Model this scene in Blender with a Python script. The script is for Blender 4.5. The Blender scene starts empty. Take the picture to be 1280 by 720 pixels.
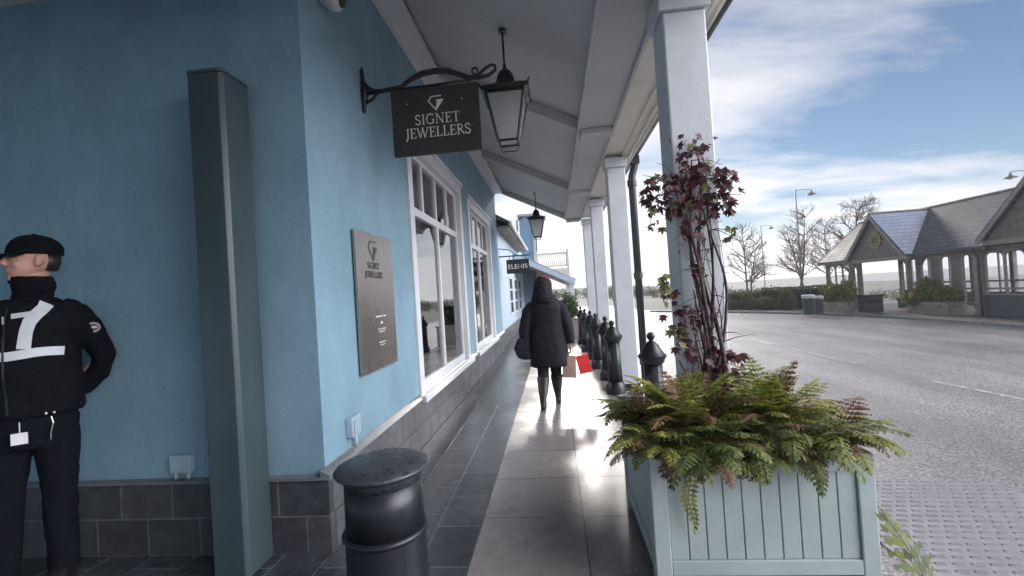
import bpy, bmesh, math, random
from mathutils import Vector, Matrix, noise as mnoise
R = math.radians
S = bpy.context.scene
COL = S.collection
random.seed(7)

# ------------------------------------------------------------------ camera
cd = bpy.data.cameras.new('camera'); cam = bpy.data.objects.new('camera', cd); COL.objects.link(cam)
cd.sensor_width = 36.0; cd.lens = 36*555/1280; cd.clip_start = 0.05; cd.clip_end = 3000
cam.matrix_world = (Matrix.Translation((0, 0, 1.45)) @ Matrix.Rotation(R(5.4168), 4, 'Z')
                    @ Matrix.Rotation(R(90+0.7651), 4, 'X') @ Matrix.Rotation(R(-3.7), 4, 'Z'))
S.camera = cam
# ------------------------------------------------------------------ sky and sun
HAZE = 0.0014
CLOUD, SKY_FILL = 9.8, 110.0
SUN_EL, SUN_AZ = 23.5, 3.5          # azimuth clockwise from +Y
w = bpy.data.worlds.new('World'); S.world = w; w.use_nodes = True
wn = w.node_tree.nodes; wl = w.node_tree.links; wn.clear()
out = wn.new('ShaderNodeOutputWorld'); bg = wn.new('ShaderNodeBackground')
sky = wn.new('ShaderNodeTexSky'); sky.sky_type = 'NISHITA'; sky.sun_disc = False
sky.sun_elevation = R(SUN_EL); sky.sun_rotation = R(SUN_AZ); sky.air_density = 1.0; sky.dust_density = 0.2; sky.ozone_density = 4.0
tc = wn.new('ShaderNodeTexCoord'); sep = wn.new('ShaderNodeSeparateXYZ'); wl.new(tc.outputs['Generated'], sep.inputs[0])
def wmath(op, a, b=None, c=None, clamp=False):
    n = wn.new('ShaderNodeMath'); n.operation = op; n.use_clamp = clamp
    for i, v in enumerate((a, b, c)):
        if v is None: continue
        if isinstance(v, (int, float)): n.inputs[i].default_value = v
        else: wl.new(v, n.inputs[i])
    return n.outputs[0]
zc = wmath('MAXIMUM', sep.outputs[2], 0.0)
den = wmath('ADD', zc, 0.16)
cx = wmath('DIVIDE', sep.outputs[0], den); cy = wmath('DIVIDE', sep.outputs[1], den)
cmb = wn.new('ShaderNodeCombineXYZ'); wl.new(cx, cmb.inputs[0]); wl.new(cy, cmb.inputs[1])
mp = wn.new('ShaderNodeMapping'); mp.inputs['Location'].default_value = (3.1, 1.7, 0.0); mp.inputs['Rotation'].default_value = (0, 0, R(-28)); mp.inputs['Scale'].default_value = (0.75, 1.5, 1)
wl.new(cmb.outputs[0], mp.inputs[0])
nz = wn.new('ShaderNodeTexNoise'); nz.inputs['Scale'].default_value = 1.0; nz.inputs['Detail'].default_value = 7; nz.inputs['Roughness'].default_value = 0.55; nz.inputs['Distortion'].default_value = 0.25
wl.new(mp.outputs[0], nz.inputs['Vector'])
# more cloud towards the horizon and around the sun
sv = Vector((math.sin(R(SUN_AZ))*math.cos(R(SUN_EL)), math.cos(R(SUN_AZ))*math.cos(R(SUN_EL)), math.sin(R(SUN_EL))))
dt = wn.new('ShaderNodeVectorMath'); dt.operation = 'DOT_PRODUCT'; wl.new(tc.outputs['Generated'], dt.inputs[0]); dt.inputs[1].default_value = sv
glow = wmath('POWER', wmath('MAXIMUM', dt.outputs['Value'], 0.0), 16.0)
hz = wmath('POWER', wmath('SUBTRACT', 1.0, zc), 11.0)
# extra bright cloud added out of view, right and behind, to fill the shade
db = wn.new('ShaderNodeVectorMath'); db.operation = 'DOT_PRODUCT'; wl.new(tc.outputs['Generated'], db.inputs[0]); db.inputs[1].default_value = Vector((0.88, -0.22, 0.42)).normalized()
sky_fill = wmath('MULTIPLY', wmath('SUBTRACT', db.outputs['Value'], 0.74), 4.5, clamp=True)
cover = wmath('ADD', wmath('ADD', wmath('MULTIPLY', glow, 0.18), wmath('MULTIPLY', hz, 0.42)), wmath('MULTIPLY', sky_fill, 0.25))
dens = wmath('MULTIPLY', wmath('SUBTRACT', wmath('ADD', nz.outputs['Fac'], cover), 0.492), 4.8, clamp=True)
dens = wmath('MULTIPLY', dens, 0.95)
ccol = wn.new('ShaderNodeCombineXYZ')
dg = wn.new('ShaderNodeVectorMath'); dg.operation = 'DOT_PRODUCT'; wl.new(tc.outputs['Generated'], dg.inputs[0]); dg.inputs[1].default_value = Vector((math.sin(R(12)), math.cos(R(12)), 0.10)).normalized()
low = wmath('MULTIPLY', wmath('POWER', wmath('MAXIMUM', dg.outputs['Value'], 0.0), 9.0), wmath('POWER', wmath('SUBTRACT', 1.0, zc), 3.0))
br = wmath('ADD', wmath('ADD', wmath('MULTIPLY', low, 8.0), CLOUD), wmath('MULTIPLY', sky_fill, SKY_FILL))
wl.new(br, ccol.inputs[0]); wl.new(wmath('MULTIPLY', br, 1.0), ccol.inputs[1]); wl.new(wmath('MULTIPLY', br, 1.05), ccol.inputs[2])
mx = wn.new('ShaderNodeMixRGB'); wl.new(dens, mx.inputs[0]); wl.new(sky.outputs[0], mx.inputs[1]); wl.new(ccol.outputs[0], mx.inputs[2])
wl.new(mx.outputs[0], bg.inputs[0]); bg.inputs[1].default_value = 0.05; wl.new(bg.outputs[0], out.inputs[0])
sl = bpy.data.lights.new('sun', 'SUN'); sun = bpy.data.objects.new('sun', sl); COL.objects.link(sun)
sl.energy = 2.0; sl.angle = R(8); sl.color = (1.0, 0.94, 0.86)
sun.rotation_euler = sv.to_track_quat('Z', 'Y').to_euler(); sun.location = (0, 0, 30)
S.view_settings.view_transform = 'Standard'; S.view_settings.look = 'None'; S.view_settings.gamma = 1; S.view_settings.use_curve_mapping = False
S.view_settings.exposure = 0.76
S.cycles.max_bounces = 8; S.cycles.diffuse_bounces = 5; S.cycles.transparent_max_bounces = 12
S.cycles.sample_clamp_indirect = 4.0

# ------------------------------------------------------------------ materials
def mat(name, col, rough=0.6, metal=0.0, var=0.12, vscale=6.0, bump=0.0, bscale=60.0, rvar=0.0, spec=0.5, col2=None, coat=0.0, detail=6):
    m = bpy.data.materials.new(name); m.use_nodes = True
    n = m.node_tree.nodes; l = m.node_tree.links
    b = n['Principled BSDF']; b.inputs['Metallic'].default_value = metal
    b.inputs['Specular IOR Level'].default_value = spec; b.inputs['Coat Weight'].default_value = coat
    t = n.new('ShaderNodeTexCoord')
    z = n.new('ShaderNodeTexNoise'); z.inputs['Scale'].default_value = vscale; z.inputs['Detail'].default_value = detail; z.inputs['Roughness'].default_value = 0.6
    l.new(t.outputs['Object'], z.inputs['Vector'])
    r = n.new('ShaderNodeValToRGB'); r.color_ramp.elements[0].position = 0.3; r.color_ramp.elements[1].position = 0.7
    c2 = col2 if col2 else tuple(min(1, c*(1+var)) for c in col)
    c1 = col if col2 else tuple(c*(1-var) for c in col)
    r.color_ramp.elements[0].color = (*c1, 1); r.color_ramp.elements[1].color = (*c2, 1)
    l.new(z.outputs['Fac'], r.inputs[0]); l.new(r.outputs[0], b.inputs['Base Color'])
    mr = n.new('ShaderNodeMapRange'); mr.inputs[1].default_value = 0.3; mr.inputs[2].default_value = 0.7
    mr.inputs[3].default_value = max(0.02, rough-rvar); mr.inputs[4].default_value = min(1, rough+rvar)
    l.new(z.outputs['Fac'], mr.inputs[0]); l.new(mr.outputs[0], b.inputs['Roughness'])
    if bump:
        z2 = n.new('ShaderNodeTexNoise'); z2.inputs['Scale'].default_value = bscale; z2.inputs['Detail'].default_value = 3
        l.new(t.outputs['Object'], z2.inputs['Vector'])
        bp = n.new('ShaderNodeBump'); bp.inputs['Strength'].default_value = bump; bp.inputs['Distance'].default_value = 0.01
        l.new(z2.outputs['Fac'], bp.inputs['Height']); l.new(bp.outputs[0], b.inputs['Normal'])
    return m
def brick_mat(name, c1, c2, mortar, bw, rh, msize, axes='XY', rough=(0.1, 0.4), grit=0.25, offset=0.5, sc=1.0, rscale=1.3, shift=(0, 0), bumpd=0.004, gscale=350, var=0.3):
    m = bpy.data.materials.new(name); m.use_nodes = True
    n = m.node_tree.nodes; l = m.node_tree.links; b = n['Principled BSDF']
    t = n.new('ShaderNodeTexCoord'); sp = n.new('ShaderNodeSeparateXYZ'); l.new(t.outputs['Object'], sp.inputs[0])
    cb = n.new('ShaderNodeCombineXYZ')
    ix = {'X': 0, 'Y': 1, 'Z': 2}
    for k in (0, 1):
        a = n.new('ShaderNodeMath'); a.operation = 'ADD'; a.inputs[1].default_value = shift[k]
        l.new(sp.outputs[ix[axes[k]]], a.inputs[0]); l.new(a.outputs[0], cb.inputs[k])
    br_ = n.new('ShaderNodeTexBrick'); br_.offset = offset; br_.inputs['Scale'].default_value = 1.0
    br_.inputs['Brick Width'].default_value = bw; br_.inputs['Row Height'].default_value = rh
    br_.inputs['Mortar Size'].default_value = msize; br_.inputs['Mortar Smooth'].default_value = 0.2
    br_.inputs['Color1'].default_value = (*c1, 1); br_.inputs['Color2'].default_value = (*c2, 1); br_.inputs['Mortar'].default_value = (*mortar, 1)
    l.new(cb.outputs[0], br_.inputs['Vector'])
    z = n.new('ShaderNodeTexNoise'); z.inputs['Scale'].default_value = rscale; z.inputs['Detail'].default_value = 8; z.inputs['Roughness'].default_value = 0.65
    l.new(t.outputs['Object'], z.inputs['Vector'])
    z3 = n.new('ShaderNodeTexNoise'); z3.inputs['Scale'].default_value = 14; z3.inputs['Detail'].default_value = 6; l.new(t.outputs['Object'], z3.inputs['Vector'])
    mul = n.new('ShaderNodeMixRGB'); mul.blend_type = 'MULTIPLY'; mul.inputs[0].default_value = 1.0
    rr = n.new('ShaderNodeMapRange'); rr.inputs[1].default_value = 0.3; rr.inputs[2].default_value = 0.7; rr.inputs[3].default_value = 1-var; rr.inputs[4].default_value = 1+var
    l.new(z3.outputs['Fac'], rr.inputs[0]); l.new(br_.outputs['Color'], mul.inputs[1]); l.new(rr.outputs[0], mul.inputs[2])
    l.new(mul.outputs[0], b.inputs['Base Color'])
    mr = n.new('ShaderNodeMapRange'); mr.inputs[1].default_value = 0.25; mr.inputs[2].default_value = 0.75; mr.inputs[3].default_value = rough[0]; mr.inputs[4].default_value = rough[1]
    l.new(z.outputs['Fac'], mr.inputs[0]); l.new(mr.outputs[0], b.inputs['Roughness'])
    g = n.new('ShaderNodeTexNoise'); g.inputs['Scale'].default_value = gscale; g.inputs['Detail'].default_value = 2; l.new(t.outputs['Object'], g.inputs['Vector'])
    gm = n.new('ShaderNodeMath'); gm.operation = 'MULTIPLY'; l.new(g.outputs['Fac'], gm.inputs[0]); gm.inputs[1].default_value = .3
    b1 = n.new('ShaderNodeBump'); b1.inputs['Strength'].default_value = grit; b1.inputs['Distance'].default_value = 0.006; l.new(gm.outputs[0], b1.inputs['Height'])
    b2 = n.new('ShaderNodeBump'); b2.invert = True; b2.inputs['Strength'].default_value = 0.8; b2.inputs['Distance'].default_value = bumpd
    l.new(br_.outputs['Fac'], b2.inputs['Height']); l.new(b1.outputs[0], b2.inputs['Normal']); l.new(b2.outputs[0], b.inputs['Normal'])
    return m
M = {}
M['wallblue'] = mat('wall_blue_render', (0.195, 0.318, 0.395), 0.75, var=0.05, vscale=1.6, bump=0.25, bscale=120)
def overlay(m, scale, lo, hi, seed=0.0, p0=.35, p1=.65, detail=5):
    n = m.node_tree.nodes; l = m.node_tree.links; b = n['Principled BSDF']; src = b.inputs['Base Color'].links[0].from_socket
    t = n.new('ShaderNodeTexCoord'); mp_ = n.new('ShaderNodeMapping'); mp_.inputs['Scale'].default_value = scale; mp_.inputs['Location'].default_value = (seed, seed*1.7, seed*.3)
    l.new(t.outputs['Object'], mp_.inputs[0]); z = n.new('ShaderNodeTexNoise'); z.inputs['Scale'].default_value = 1; z.inputs['Detail'].default_value = detail; z.inputs['Roughness'].default_value = .65; l.new(mp_.outputs[0], z.inputs['Vector'])
    mr = n.new('ShaderNodeMapRange'); mr.inputs[1].default_value = p0; mr.inputs[2].default_value = p1; mr.inputs[3].default_value = lo; mr.inputs[4].default_value = hi; l.new(z.outputs['Fac'], mr.inputs[0])
    x = n.new('ShaderNodeMixRGB'); x.blend_type = 'MULTIPLY'; x.inputs[0].default_value = 1; l.new(src, x.inputs[1]); l.new(mr.outputs[0], x.inputs[2]); l.new(x.outputs[0], b.inputs['Base Color']); return m
overlay(M['wallblue'], (7, 7, .7), .98, 1.015, 3); overlay(M['wallblue'], (2.2, 2.2, 1.4), .90, 1.08, 7); overlay(M['wallblue'], (30, 30, 20), .96, 1.03, 1)
M['white'] = mat('white_paint', (0.60, 0.61, 0.63), 0.45, var=0.06, vscale=3, bump=0.08, bscale=40, rvar=.1)
M['ceil'] = mat('ceiling_paint', (0.52, 0.50, 0.50), 0.7, var=0.06, vscale=1.4, bump=0.1, bscale=30)
M['cream'] = mat('soffit_paint', (0.76, 0.72, 0.64), 0.6, var=0.08, vscale=2.5)
M['colpaint'] = mat('column_paint', (0.56, 0.59, 0.62), 0.5, var=0.08, vscale=4, bump=0.12, bscale=50, rvar=.12)
M['iron'] = mat('black_iron', (0.012, 0.013, 0.016), 0.38, var=0.4, vscale=12, bump=0.3, bscale=90, rvar=.12)
M['castiron'] = mat('cast_iron_gloss', (0.010, 0.012, 0.016), 0.36, var=0.2, vscale=14, bump=0.05, bscale=90, rvar=.04, spec=0.5)
M['casing'] = overlay(mat('grey_green_casing', (0.042, 0.064, 0.072), 0.38, var=0.05, vscale=3, bump=0.06, bscale=12, rvar=.03, detail=2), (5, 5, .8), .88, 1.1, 4, detail=2)
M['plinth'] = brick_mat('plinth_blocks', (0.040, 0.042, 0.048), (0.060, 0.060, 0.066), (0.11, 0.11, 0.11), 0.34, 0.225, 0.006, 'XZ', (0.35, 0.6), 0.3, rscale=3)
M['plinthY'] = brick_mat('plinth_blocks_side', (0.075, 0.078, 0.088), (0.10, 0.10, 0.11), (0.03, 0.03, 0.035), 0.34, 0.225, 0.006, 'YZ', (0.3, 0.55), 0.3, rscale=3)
M['darkpave'] = brick_mat('dark_wet_paving', (0.030, 0.036, 0.044), (0.052, 0.058, 0.066), (0.12, 0.12, 0.12), 0.42, 0.2817, 0.005, 'YX', (0.08, 0.26), 0.30, shift=(0, 1.40), offset=0.37, bumpd=.008)
M['palepave'] = brick_mat('pale_wet_slabs', (0.205, 0.182, 0.178), (0.24, 0.215, 0.208), (0.05, 0.05, 0.05), 0.645, 0.60, 0.0045, 'XY', (0.14, 0.36), 0.36, bumpd=.007, var=.14, offset=0.0, shift=(0.555, 0.12), gscale=260)
M['kerb'] = brick_mat('kerb_stone', (0.25, 0.25, 0.26), (0.31, 0.31, 0.31), (0.08, 0.08, 0.08), 0.9, 5.0, 0.005, 'YX', (0.3, 0.5), 0.3, shift=(0, 2.5), offset=0)
M['asphalt'] = mat('asphalt', (0.19, 0.18, 0.183), 0.42, var=0.75, vscale=75, bump=1.0, bscale=120, rvar=.12, detail=3)
overlay(M['asphalt'], (48, 48, 48), .55, 1.5, 6, .42, .58, 3); overlay(M['asphalt'], (.9, .12, 1), .72, 1.25, 2); overlay(M['asphalt'], (.5, .35, 1), .75, 1.2, 9)
M['ground'] = mat('ground_earth', (0.09, 0.09, 0.075), 0.8, var=0.3, vscale=0.4, bump=0.3, bscale=20)
M['roadpaint'] = mat('road_paint', (0.60, 0.60, 0.60), 0.5, var=0.25, vscale=9, bump=0.4, bscale=150)
overlay(M['roadpaint'], (30, 30, 30), .30, 1.05, 2); overlay(M['roadpaint'], (4, 4, 4), .6, 1.05, 5)
M['farpave'] = mat('far_pavement', (0.22, 0.19, 0.17), 0.5, var=0.15, vscale=2, bump=0.4, bscale=60)
M['planter'] = mat('planter_paint', (0.385, 0.45, 0.445), 0.5, var=0.07, vscale=5, bump=0.12, bscale=45, rvar=.1)
M['soil'] = mat('soil', (0.03, 0.022, 0.016), 0.9, var=0.4, vscale=20, bump=1, bscale=40)
M['dark'] = mat('dark_interior', (0.02, 0.022, 0.026), 0.7)
M['room'] = mat('room_wall', (0.10, 0.10, 0.10), 0.8, var=0.2, vscale=2)
M['signbrown'] = mat('sign_brown', (0.034, 0.026, 0.024), 0.5, var=0.15, vscale=8)
M['lettering'] = mat('lettering_white', (0.70, 0.68, 0.64), 0.4, var=0.05)
M['letterdark'] = mat('lettering_dark', (0.05, 0.045, 0.045), 0.4, var=0.05)
M['brass'] = mat('plaque_metal', (0.34, 0.30, 0.28), 0.28, metal=0.85, var=0.10, vscale=2, rvar=.06)
M['steel'] = mat('steel', (0.4, 0.4, 0.42), 0.3, metal=0.9)
M['plastic'] = mat('grey_plastic', (0.30, 0.40, 0.46), 0.5)
M['plasticw'] = mat('white_plastic', (0.6, 0.6, 0.6), 0.35)
M['black'] = mat('matt_black_cloth', (0.005, 0.006, 0.009), 0.9, var=0.3, vscale=30, bump=0.4, bscale=200, spec=.12)
M['navy'] = mat('navy_cloth', (0.009, 0.010, 0.016), 0.8, var=0.25, vscale=20, bump=0.5, bscale=240, spec=.3)
M['trouser'] = mat('trouser_cloth', (0.005, 0.006, 0.010), 0.9, var=0.3, vscale=12, bump=0.4, bscale=220, spec=.12)
M['padded'] = mat('padded_coat_nylon', (0.009, 0.008, 0.012), 0.7, var=0.25, vscale=12, bump=0.15, bscale=18, spec=.2)
M['leather'] = mat('black_leather', (0.012, 0.012, 0.013), 0.35, var=0.3, vscale=20, bump=0.3, bscale=80)
M['reflect'] = mat('silver_tape', (0.50, 0.53, 0.56), 0.4, var=0.08, vscale=20, bump=0.2, bscale=300)
M['skin'] = mat('skin', (0.42, 0.22, 0.17), 0.5, var=0.10, vscale=14, bump=0.1, bscale=120)
M['eye'] = mat('eye', (0.25, 0.22, 0.2), 0.2); M['brow'] = mat('brow_hair', (0.05, 0.03, 0.02), 0.8)
M['redhat'] = mat('red_knit', (0.22, 0.012, 0.025), 0.8, var=0.4, vscale=40, bump=0.7, bscale=150)
M['hair'] = mat('dark_hair', (0.015, 0.010, 0.010), 0.5, var=0.5, vscale=60)
M['redbag'] = mat('red_paper', (0.62, 0.03, 0.03), 0.45, var=0.1)
M['tanbag'] = mat('tan_paper', (0.28, 0.19, 0.15), 0.6, var=0.1)
M['paper'] = mat('card_white', (0.7, 0.7, 0.7), 0.4)
M['slate'] = None
M['timber'] = mat('weathered_timber', (0.24, 0.205, 0.175), 0.7, var=0.3, vscale=5, bump=0.3, bscale=40)
M['timberlight'] = mat('pale_timber', (0.38, 0.335, 0.28), 0.7, var=0.25, vscale=6, bump=0.3, bscale=40)
M['bark'] = mat('bark', (0.09, 0.065, 0.055), 0.85, var=0.35, vscale=10, bump=0.6, bscale=30)
M['gold'] = mat('gold_paint', (0.50, 0.38, 0.10), 0.4, metal=0.3)
M['clock'] = mat('clock_face_dark', (0.03, 0.05, 0.035), 0.4)
M['polegrey'] = mat('pole_grey_paint', (0.07, 0.08, 0.09), 0.45)
M['bin'] = mat('bin_green', (0.03, 0.055, 0.045), 0.4)
M['hill'] = mat('hill_scrub', (0.07, 0.075, 0.055), 0.9, var=0.5, vscale=0.2)
M['farwhite'] = mat('far_building_render', (0.42, 0.50, 0.58), 0.7, var=0.06)
M['farblue'] = mat('far_building_blue', (0.16, 0.26, 0.36), 0.7, var=0.06)
M['rail'] = mat('cream_timber', (0.60, 0.55, 0.46), 0.6, var=0.08)
M['awn'] = mat('canopy_lead', (0.30, 0.34, 0.40), 0.6, var=0.1)

def leafmat(name, c1, c2, rough=0.5, sc=3.0, trans=0.35):
    m = bpy.data.materials.new(name); m.use_nodes = True
    n = m.node_tree.nodes; l = m.node_tree.links; b = n['Principled BSDF']
    t = n.new('ShaderNodeTexCoord'); g = n.new('ShaderNodeNewGeometry')
    z = n.new('ShaderNodeTexNoise'); z.inputs['Scale'].default_value = sc; z.inputs['Detail'].default_value = 4; l.new(t.outputs['Object'], z.inputs['Vector'])
    a = n.new('ShaderNodeMath'); a.operation = 'MULTIPLY_ADD'; a.inputs[1].default_value = 0.55; a.inputs[2].default_value = -0.28
    l.new(g.outputs['Random Per Island'], a.inputs[0])
    s_ = n.new('ShaderNodeMath'); s_.operation = 'ADD'; l.new(a.outputs[0], s_.inputs[0]); l.new(z.outputs['Fac'], s_.inputs[1])
    r = n.new('ShaderNodeValToRGB'); r.color_ramp.elements[0].position = 0.25; r.color_ramp.elements[1].position = 0.75
    r.color_ramp.elements[0].color = (*c1, 1); r.color_ramp.elements[1].color = (*c2, 1); l.new(s_.outputs[0], r.inputs[0])
    l.new(r.outputs[0], b.inputs['Base Color']); b.inputs['Roughness'].default_value = rough
    tr = n.new('ShaderNodeBsdfTranslucent'); l.new(r.outputs[0], tr.inputs[0])
    ms = n.new('ShaderNodeMixShader'); ms.inputs[0].default_value = trans
    l.new(b.outputs[0], ms.inputs[1]); l.new(tr.outputs[0], ms.inputs[2]); l.new(ms.outputs[0], n['Material Output'].inputs[0])
    return m
M['fern'] = leafmat('fern_green', (0.11, 0.14, 0.03), (0.36, 0.35, 0.075), .65)
M['ferndark'] = leafmat('fern_dark', (0.075, 0.11, 0.035), (0.23, 0.255, 0.065), .65)
M['fernbrown'] = leafmat('fern_brown', (0.11, 0.05, 0.035), (0.27, 0.17, 0.08), .7)
M['redleaf'] = leafmat('creeper_red', (0.06, 0.022, 0.03), (0.17, 0.055, 0.07), sc=9)
M['vinegreen'] = leafmat('creeper_green', (0.08, 0.09, 0.03), (0.20, 0.20, 0.06), sc=9)
M['hedge'] = leafmat('hedge_leaf', (0.03, 0.05, 0.018), (0.09, 0.12, 0.035), sc=2)
M['topiary'] = leafmat('topiary_leaf', (0.05, 0.085, 0.02), (0.15, 0.20, 0.05), sc=3)
M['shrubmix'] = leafmat('shrub_leaf', (0.06, 0.11, 0.03), (0.34, 0.36, 0.08), sc=4)
M['shrubcore'] = mat('shrub_core', (0.02, 0.03, 0.012), 0.9)
M['twig'] = mat('twig', (0.14, 0.10, 0.085), 0.8)

def glassmat(name, tint, ior, rough=0.01):
    m = bpy.data.materials.new(name); m.use_nodes = True
    n = m.node_tree.nodes; l = m.node_tree.links; n.remove(n['Principled BSDF'])
    f = n.new('ShaderNodeFresnel'); f.inputs[0].default_value = ior
    tr = n.new('ShaderNodeBsdfTransparent'); tr.inputs[0].default_value = (*tint, 1)
    g = n.new('ShaderNodeBsdfGlossy'); g.inputs['Roughness'].default_value = rough
    ms = n.new('ShaderNodeMixShader'); l.new(f.outputs[0], ms.inputs[0]); l.new(tr.outputs[0], ms.inputs[1]); l.new(g.outputs[0], ms.inputs[2])
    l.new(ms.outputs[0], n['Material Output'].inputs[0]); return m
M['glass'] = glassmat('window_glass', (0.85, 0.9, 0.9), 8.0)
M['frost'] = mat('frosted_lantern_glass', (0.62, 0.64, 0.64), 0.5, var=0.06)
def frosted():
    m = M['frost']; n = m.node_tree.nodes; l = m.node_tree.links
    tr = n.new('ShaderNodeBsdfTranslucent'); tr.inputs[0].default_value = (0.8, 0.8, 0.78, 1)
    ms = n.new('ShaderNodeMixShader'); ms.inputs[0].default_value = 0.55
    l.new(n['Principled BSDF'].outputs[0], ms.inputs[1]); l.new(tr.outputs[0], ms.inputs[2]); l.new(ms.outputs[0], n['Material Output'].inputs[0])
frosted()
# slate roof
M['slate'] = brick_mat('slate_roof', (0.085, 0.085, 0.10), (0.14, 0.13, 0.135), (0.035, 0.03, 0.035), 0.34, 0.17, 0.012, 'YZ', (0.5, 0.7), 0.2, bumpd=0.02, var=.25)
M['slate_sheen'] = brick_mat('slate_roof_sky_sheen', (0.08, 0.125, 0.24), (0.11, 0.165, 0.30), (0.035, 0.04, 0.06), 0.34, 0.17, 0.012, 'XZ', (0.3, 0.5), 0.2, bumpd=0.02, var=.25)  # gable slopes: blue sky reflection put into the slate colour

# ------------------------------------------------------------------ mesh builder
class MB:
    def __init__(s): s.v = []; s.f = []
    def add(s, vs, fs):
        o = len(s.v); s.v += [tuple(v) for v in vs]; s.f += [tuple(i+o for i in f) for f in fs]; return s
    def box(s, x0, y0, z0, x1, y1, z1, mtx=None):
        vs = [Vector(p) for p in ((x0,y0,z0),(x1,y0,z0),(x1,y1,z0),(x0,y1,z0),(x0,y0,z1),(x1,y0,z1),(x1,y1,z1),(x0,y1,z1))]
        if mtx: vs = [mtx @ v for v in vs]
        return s.add(vs, [(0,3,2,1),(4,5,6,7),(0,1,5,4),(1,2,6,5),(2,3,7,6),(3,0,4,7)])
    def prism(s, pts, axis, a, b):
        # pts: 2D polygon (CCW); axis: 0/1/2 extrusion axis
        def P(p, t):
            return {0: (t, p[0], p[1]), 1: (p[0], t, p[1]), 2: (p[0], p[1], t)}[axis]
        n = len(pts); vs = [P(p, a) for p in pts]+[P(p, b) for p in pts]
        fs = [tuple(range(n))[::-1], tuple(range(n, 2*n))]+[(i, (i+1) % n, n+(i+1) % n, n+i) for i in range(n)]
        return s.add(vs, fs)
    def bar(s, p, q, w, h=None, up=(0, 0, 1)):
        h = h or w; p = Vector(p); q = Vector(q); d = (q-p); L = d.length; d.normalize(); u = Vector(up)
        if abs(d.dot(u)) > .99: u = Vector((1, 0, 0))
        x = d.cross(u).normalized(); y = x.cross(d)
        vs = [p+x*a*w/2+y*b*h/2+d*t for t in (0, L) for a, b in ((-1,-1),(1,-1),(1,1),(-1,1))]
        return s.add(vs, [(3,2,1,0),(4,5,6,7),(0,1,5,4),(1,2,6,5),(2,3,7,6),(3,0,4,7)])
    def tube(s, pts, r, n=8, cap=True):
        pts = [Vector(p) for p in pts]; m = len(pts); rs = r if isinstance(r, (list, tuple)) else [r]*m
        rings = []; prev = None
        for i, p in enumerate(pts):
            t = (pts[min(i+1, m-1)]-pts[max(i-1, 0)]).normalized()
            if prev is None:
                a = Vector((0, 0, 1)) if abs(t.z) < .9 else Vector((1, 0, 0)); x = t.cross(a).normalized()
            else:
                x = (prev-t*prev.dot(t)); x = x.normalized() if x.length > 1e-6 else t.orthogonal().normalized()
            prev = x; y = t.cross(x)
            rings.append([p+(x*math.cos(2*math.pi*k/n)+y*math.sin(2*math.pi*k/n))*rs[i] for k in range(n)])
        return s.rings(rings, cap)
    def rings(s, rings, cap=True):
        n = len(rings[0]); vs = [v for r in rings for v in r]; fs = []
        for i in range(len(rings)-1):
            for k in range(n):
                a = i*n+k; b = i*n+(k+1) % n; fs.append((a, b, b+n, a+n))
        if cap:
            fs.append(tuple(range(n))[::-1]); fs.append(tuple(range((len(rings)-1)*n, len(rings)*n)))
        return s.add(vs, fs)
    def lathe(s, prof, c=(0, 0, 0), n=32, fl=None):
        rings = []
        for pr in prof:
            r, z = pr[0], pr[1]; f = pr[2] if len(pr) > 2 else 0
            rings.append([(c[0]+r*(1-f*abs(math.cos(k*math.pi*8/n)))*math.cos(2*math.pi*k/n), c[1]+r*(1-f*abs(math.cos(k*math.pi*8/n)))*math.sin(2*math.pi*k/n), c[2]+z) for k in range(n)])
        return s.rings(rings)
    def loft(s, rings, n=24, p=2.0):
        # ring: (cx,cy,cz, rx, ry, [rz, tiltx])
        out_ = []
        for r in rings:
            c = Vector(r[:3]); rz = r[5] if len(r) > 5 else 0; tl = r[6] if len(r) > 6 else 0
            mt = Matrix.Rotation(rz, 3, 'Z') @ Matrix.Rotation(tl, 3, 'X')
            rr = []
            for k in range(n):
                a = 2*math.pi*k/n; ca, sa = math.cos(a), math.sin(a)
                x = math.copysign(abs(ca)**(2/p), ca)*r[3]; y = math.copysign(abs(sa)**(2/p), sa)*r[4]
                rr.append(c+mt @ Vector((x, y, 0)))
            out_.append(rr)
        return s.rings(out_)
    def ell(s, c, r, n=16, m=10, mtx=None):
        c = Vector(c); rings = []
        for i in range(m+1):
            t = math.pi*(i/m) if 0 < i < m else (0.02 if i == 0 else math.pi-.02)
            ring = []
            for k in range(n):
                a = 2*math.pi*k/n
                v = Vector((r[0]*math.sin(t)*math.cos(a), r[1]*math.sin(t)*math.sin(a), -r[2]*math.cos(t)))
                if mtx: v = mtx @ v
                ring.append(c+v)
            rings.append(ring)
        return s.rings(rings)
    def xf(s, m):
        s.v = [tuple(m @ Vector(v)) for v in s.v]; return s
    def build(s, name, mt, parent=None, smooth=False, bevel=0.0, auto=False):
        me = bpy.data.meshes.new(name); me.from_pydata(s.v, [], s.f); me.update()
        o = bpy.data.objects.new(name, me); COL.objects.link(o)
        if isinstance(mt, str): mt = M[mt]
        me.materials.append(mt)
        bm = bmesh.new(); bm.from_mesh(me); bmesh.ops.recalc_face_normals(bm, faces=bm.faces); bm.to_mesh(me); bm.free()
        if smooth: me.shade_smooth()
        if auto:
            me.shade_smooth(); me.set_sharp_from_angle(angle=R(38))
        if parent is not None:
            o.parent = parent; o.matrix_parent_inverse = parent.matrix_world.inverted() if False else Matrix.Translation(-Vector(parent['_o']))
        if bevel:
            b = o.modifiers.new('bevel', 'BEVEL'); b.width = bevel; b.segments = 2; b.limit_method = 'ANGLE'; b.angle_limit = R(40)
        return o
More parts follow.
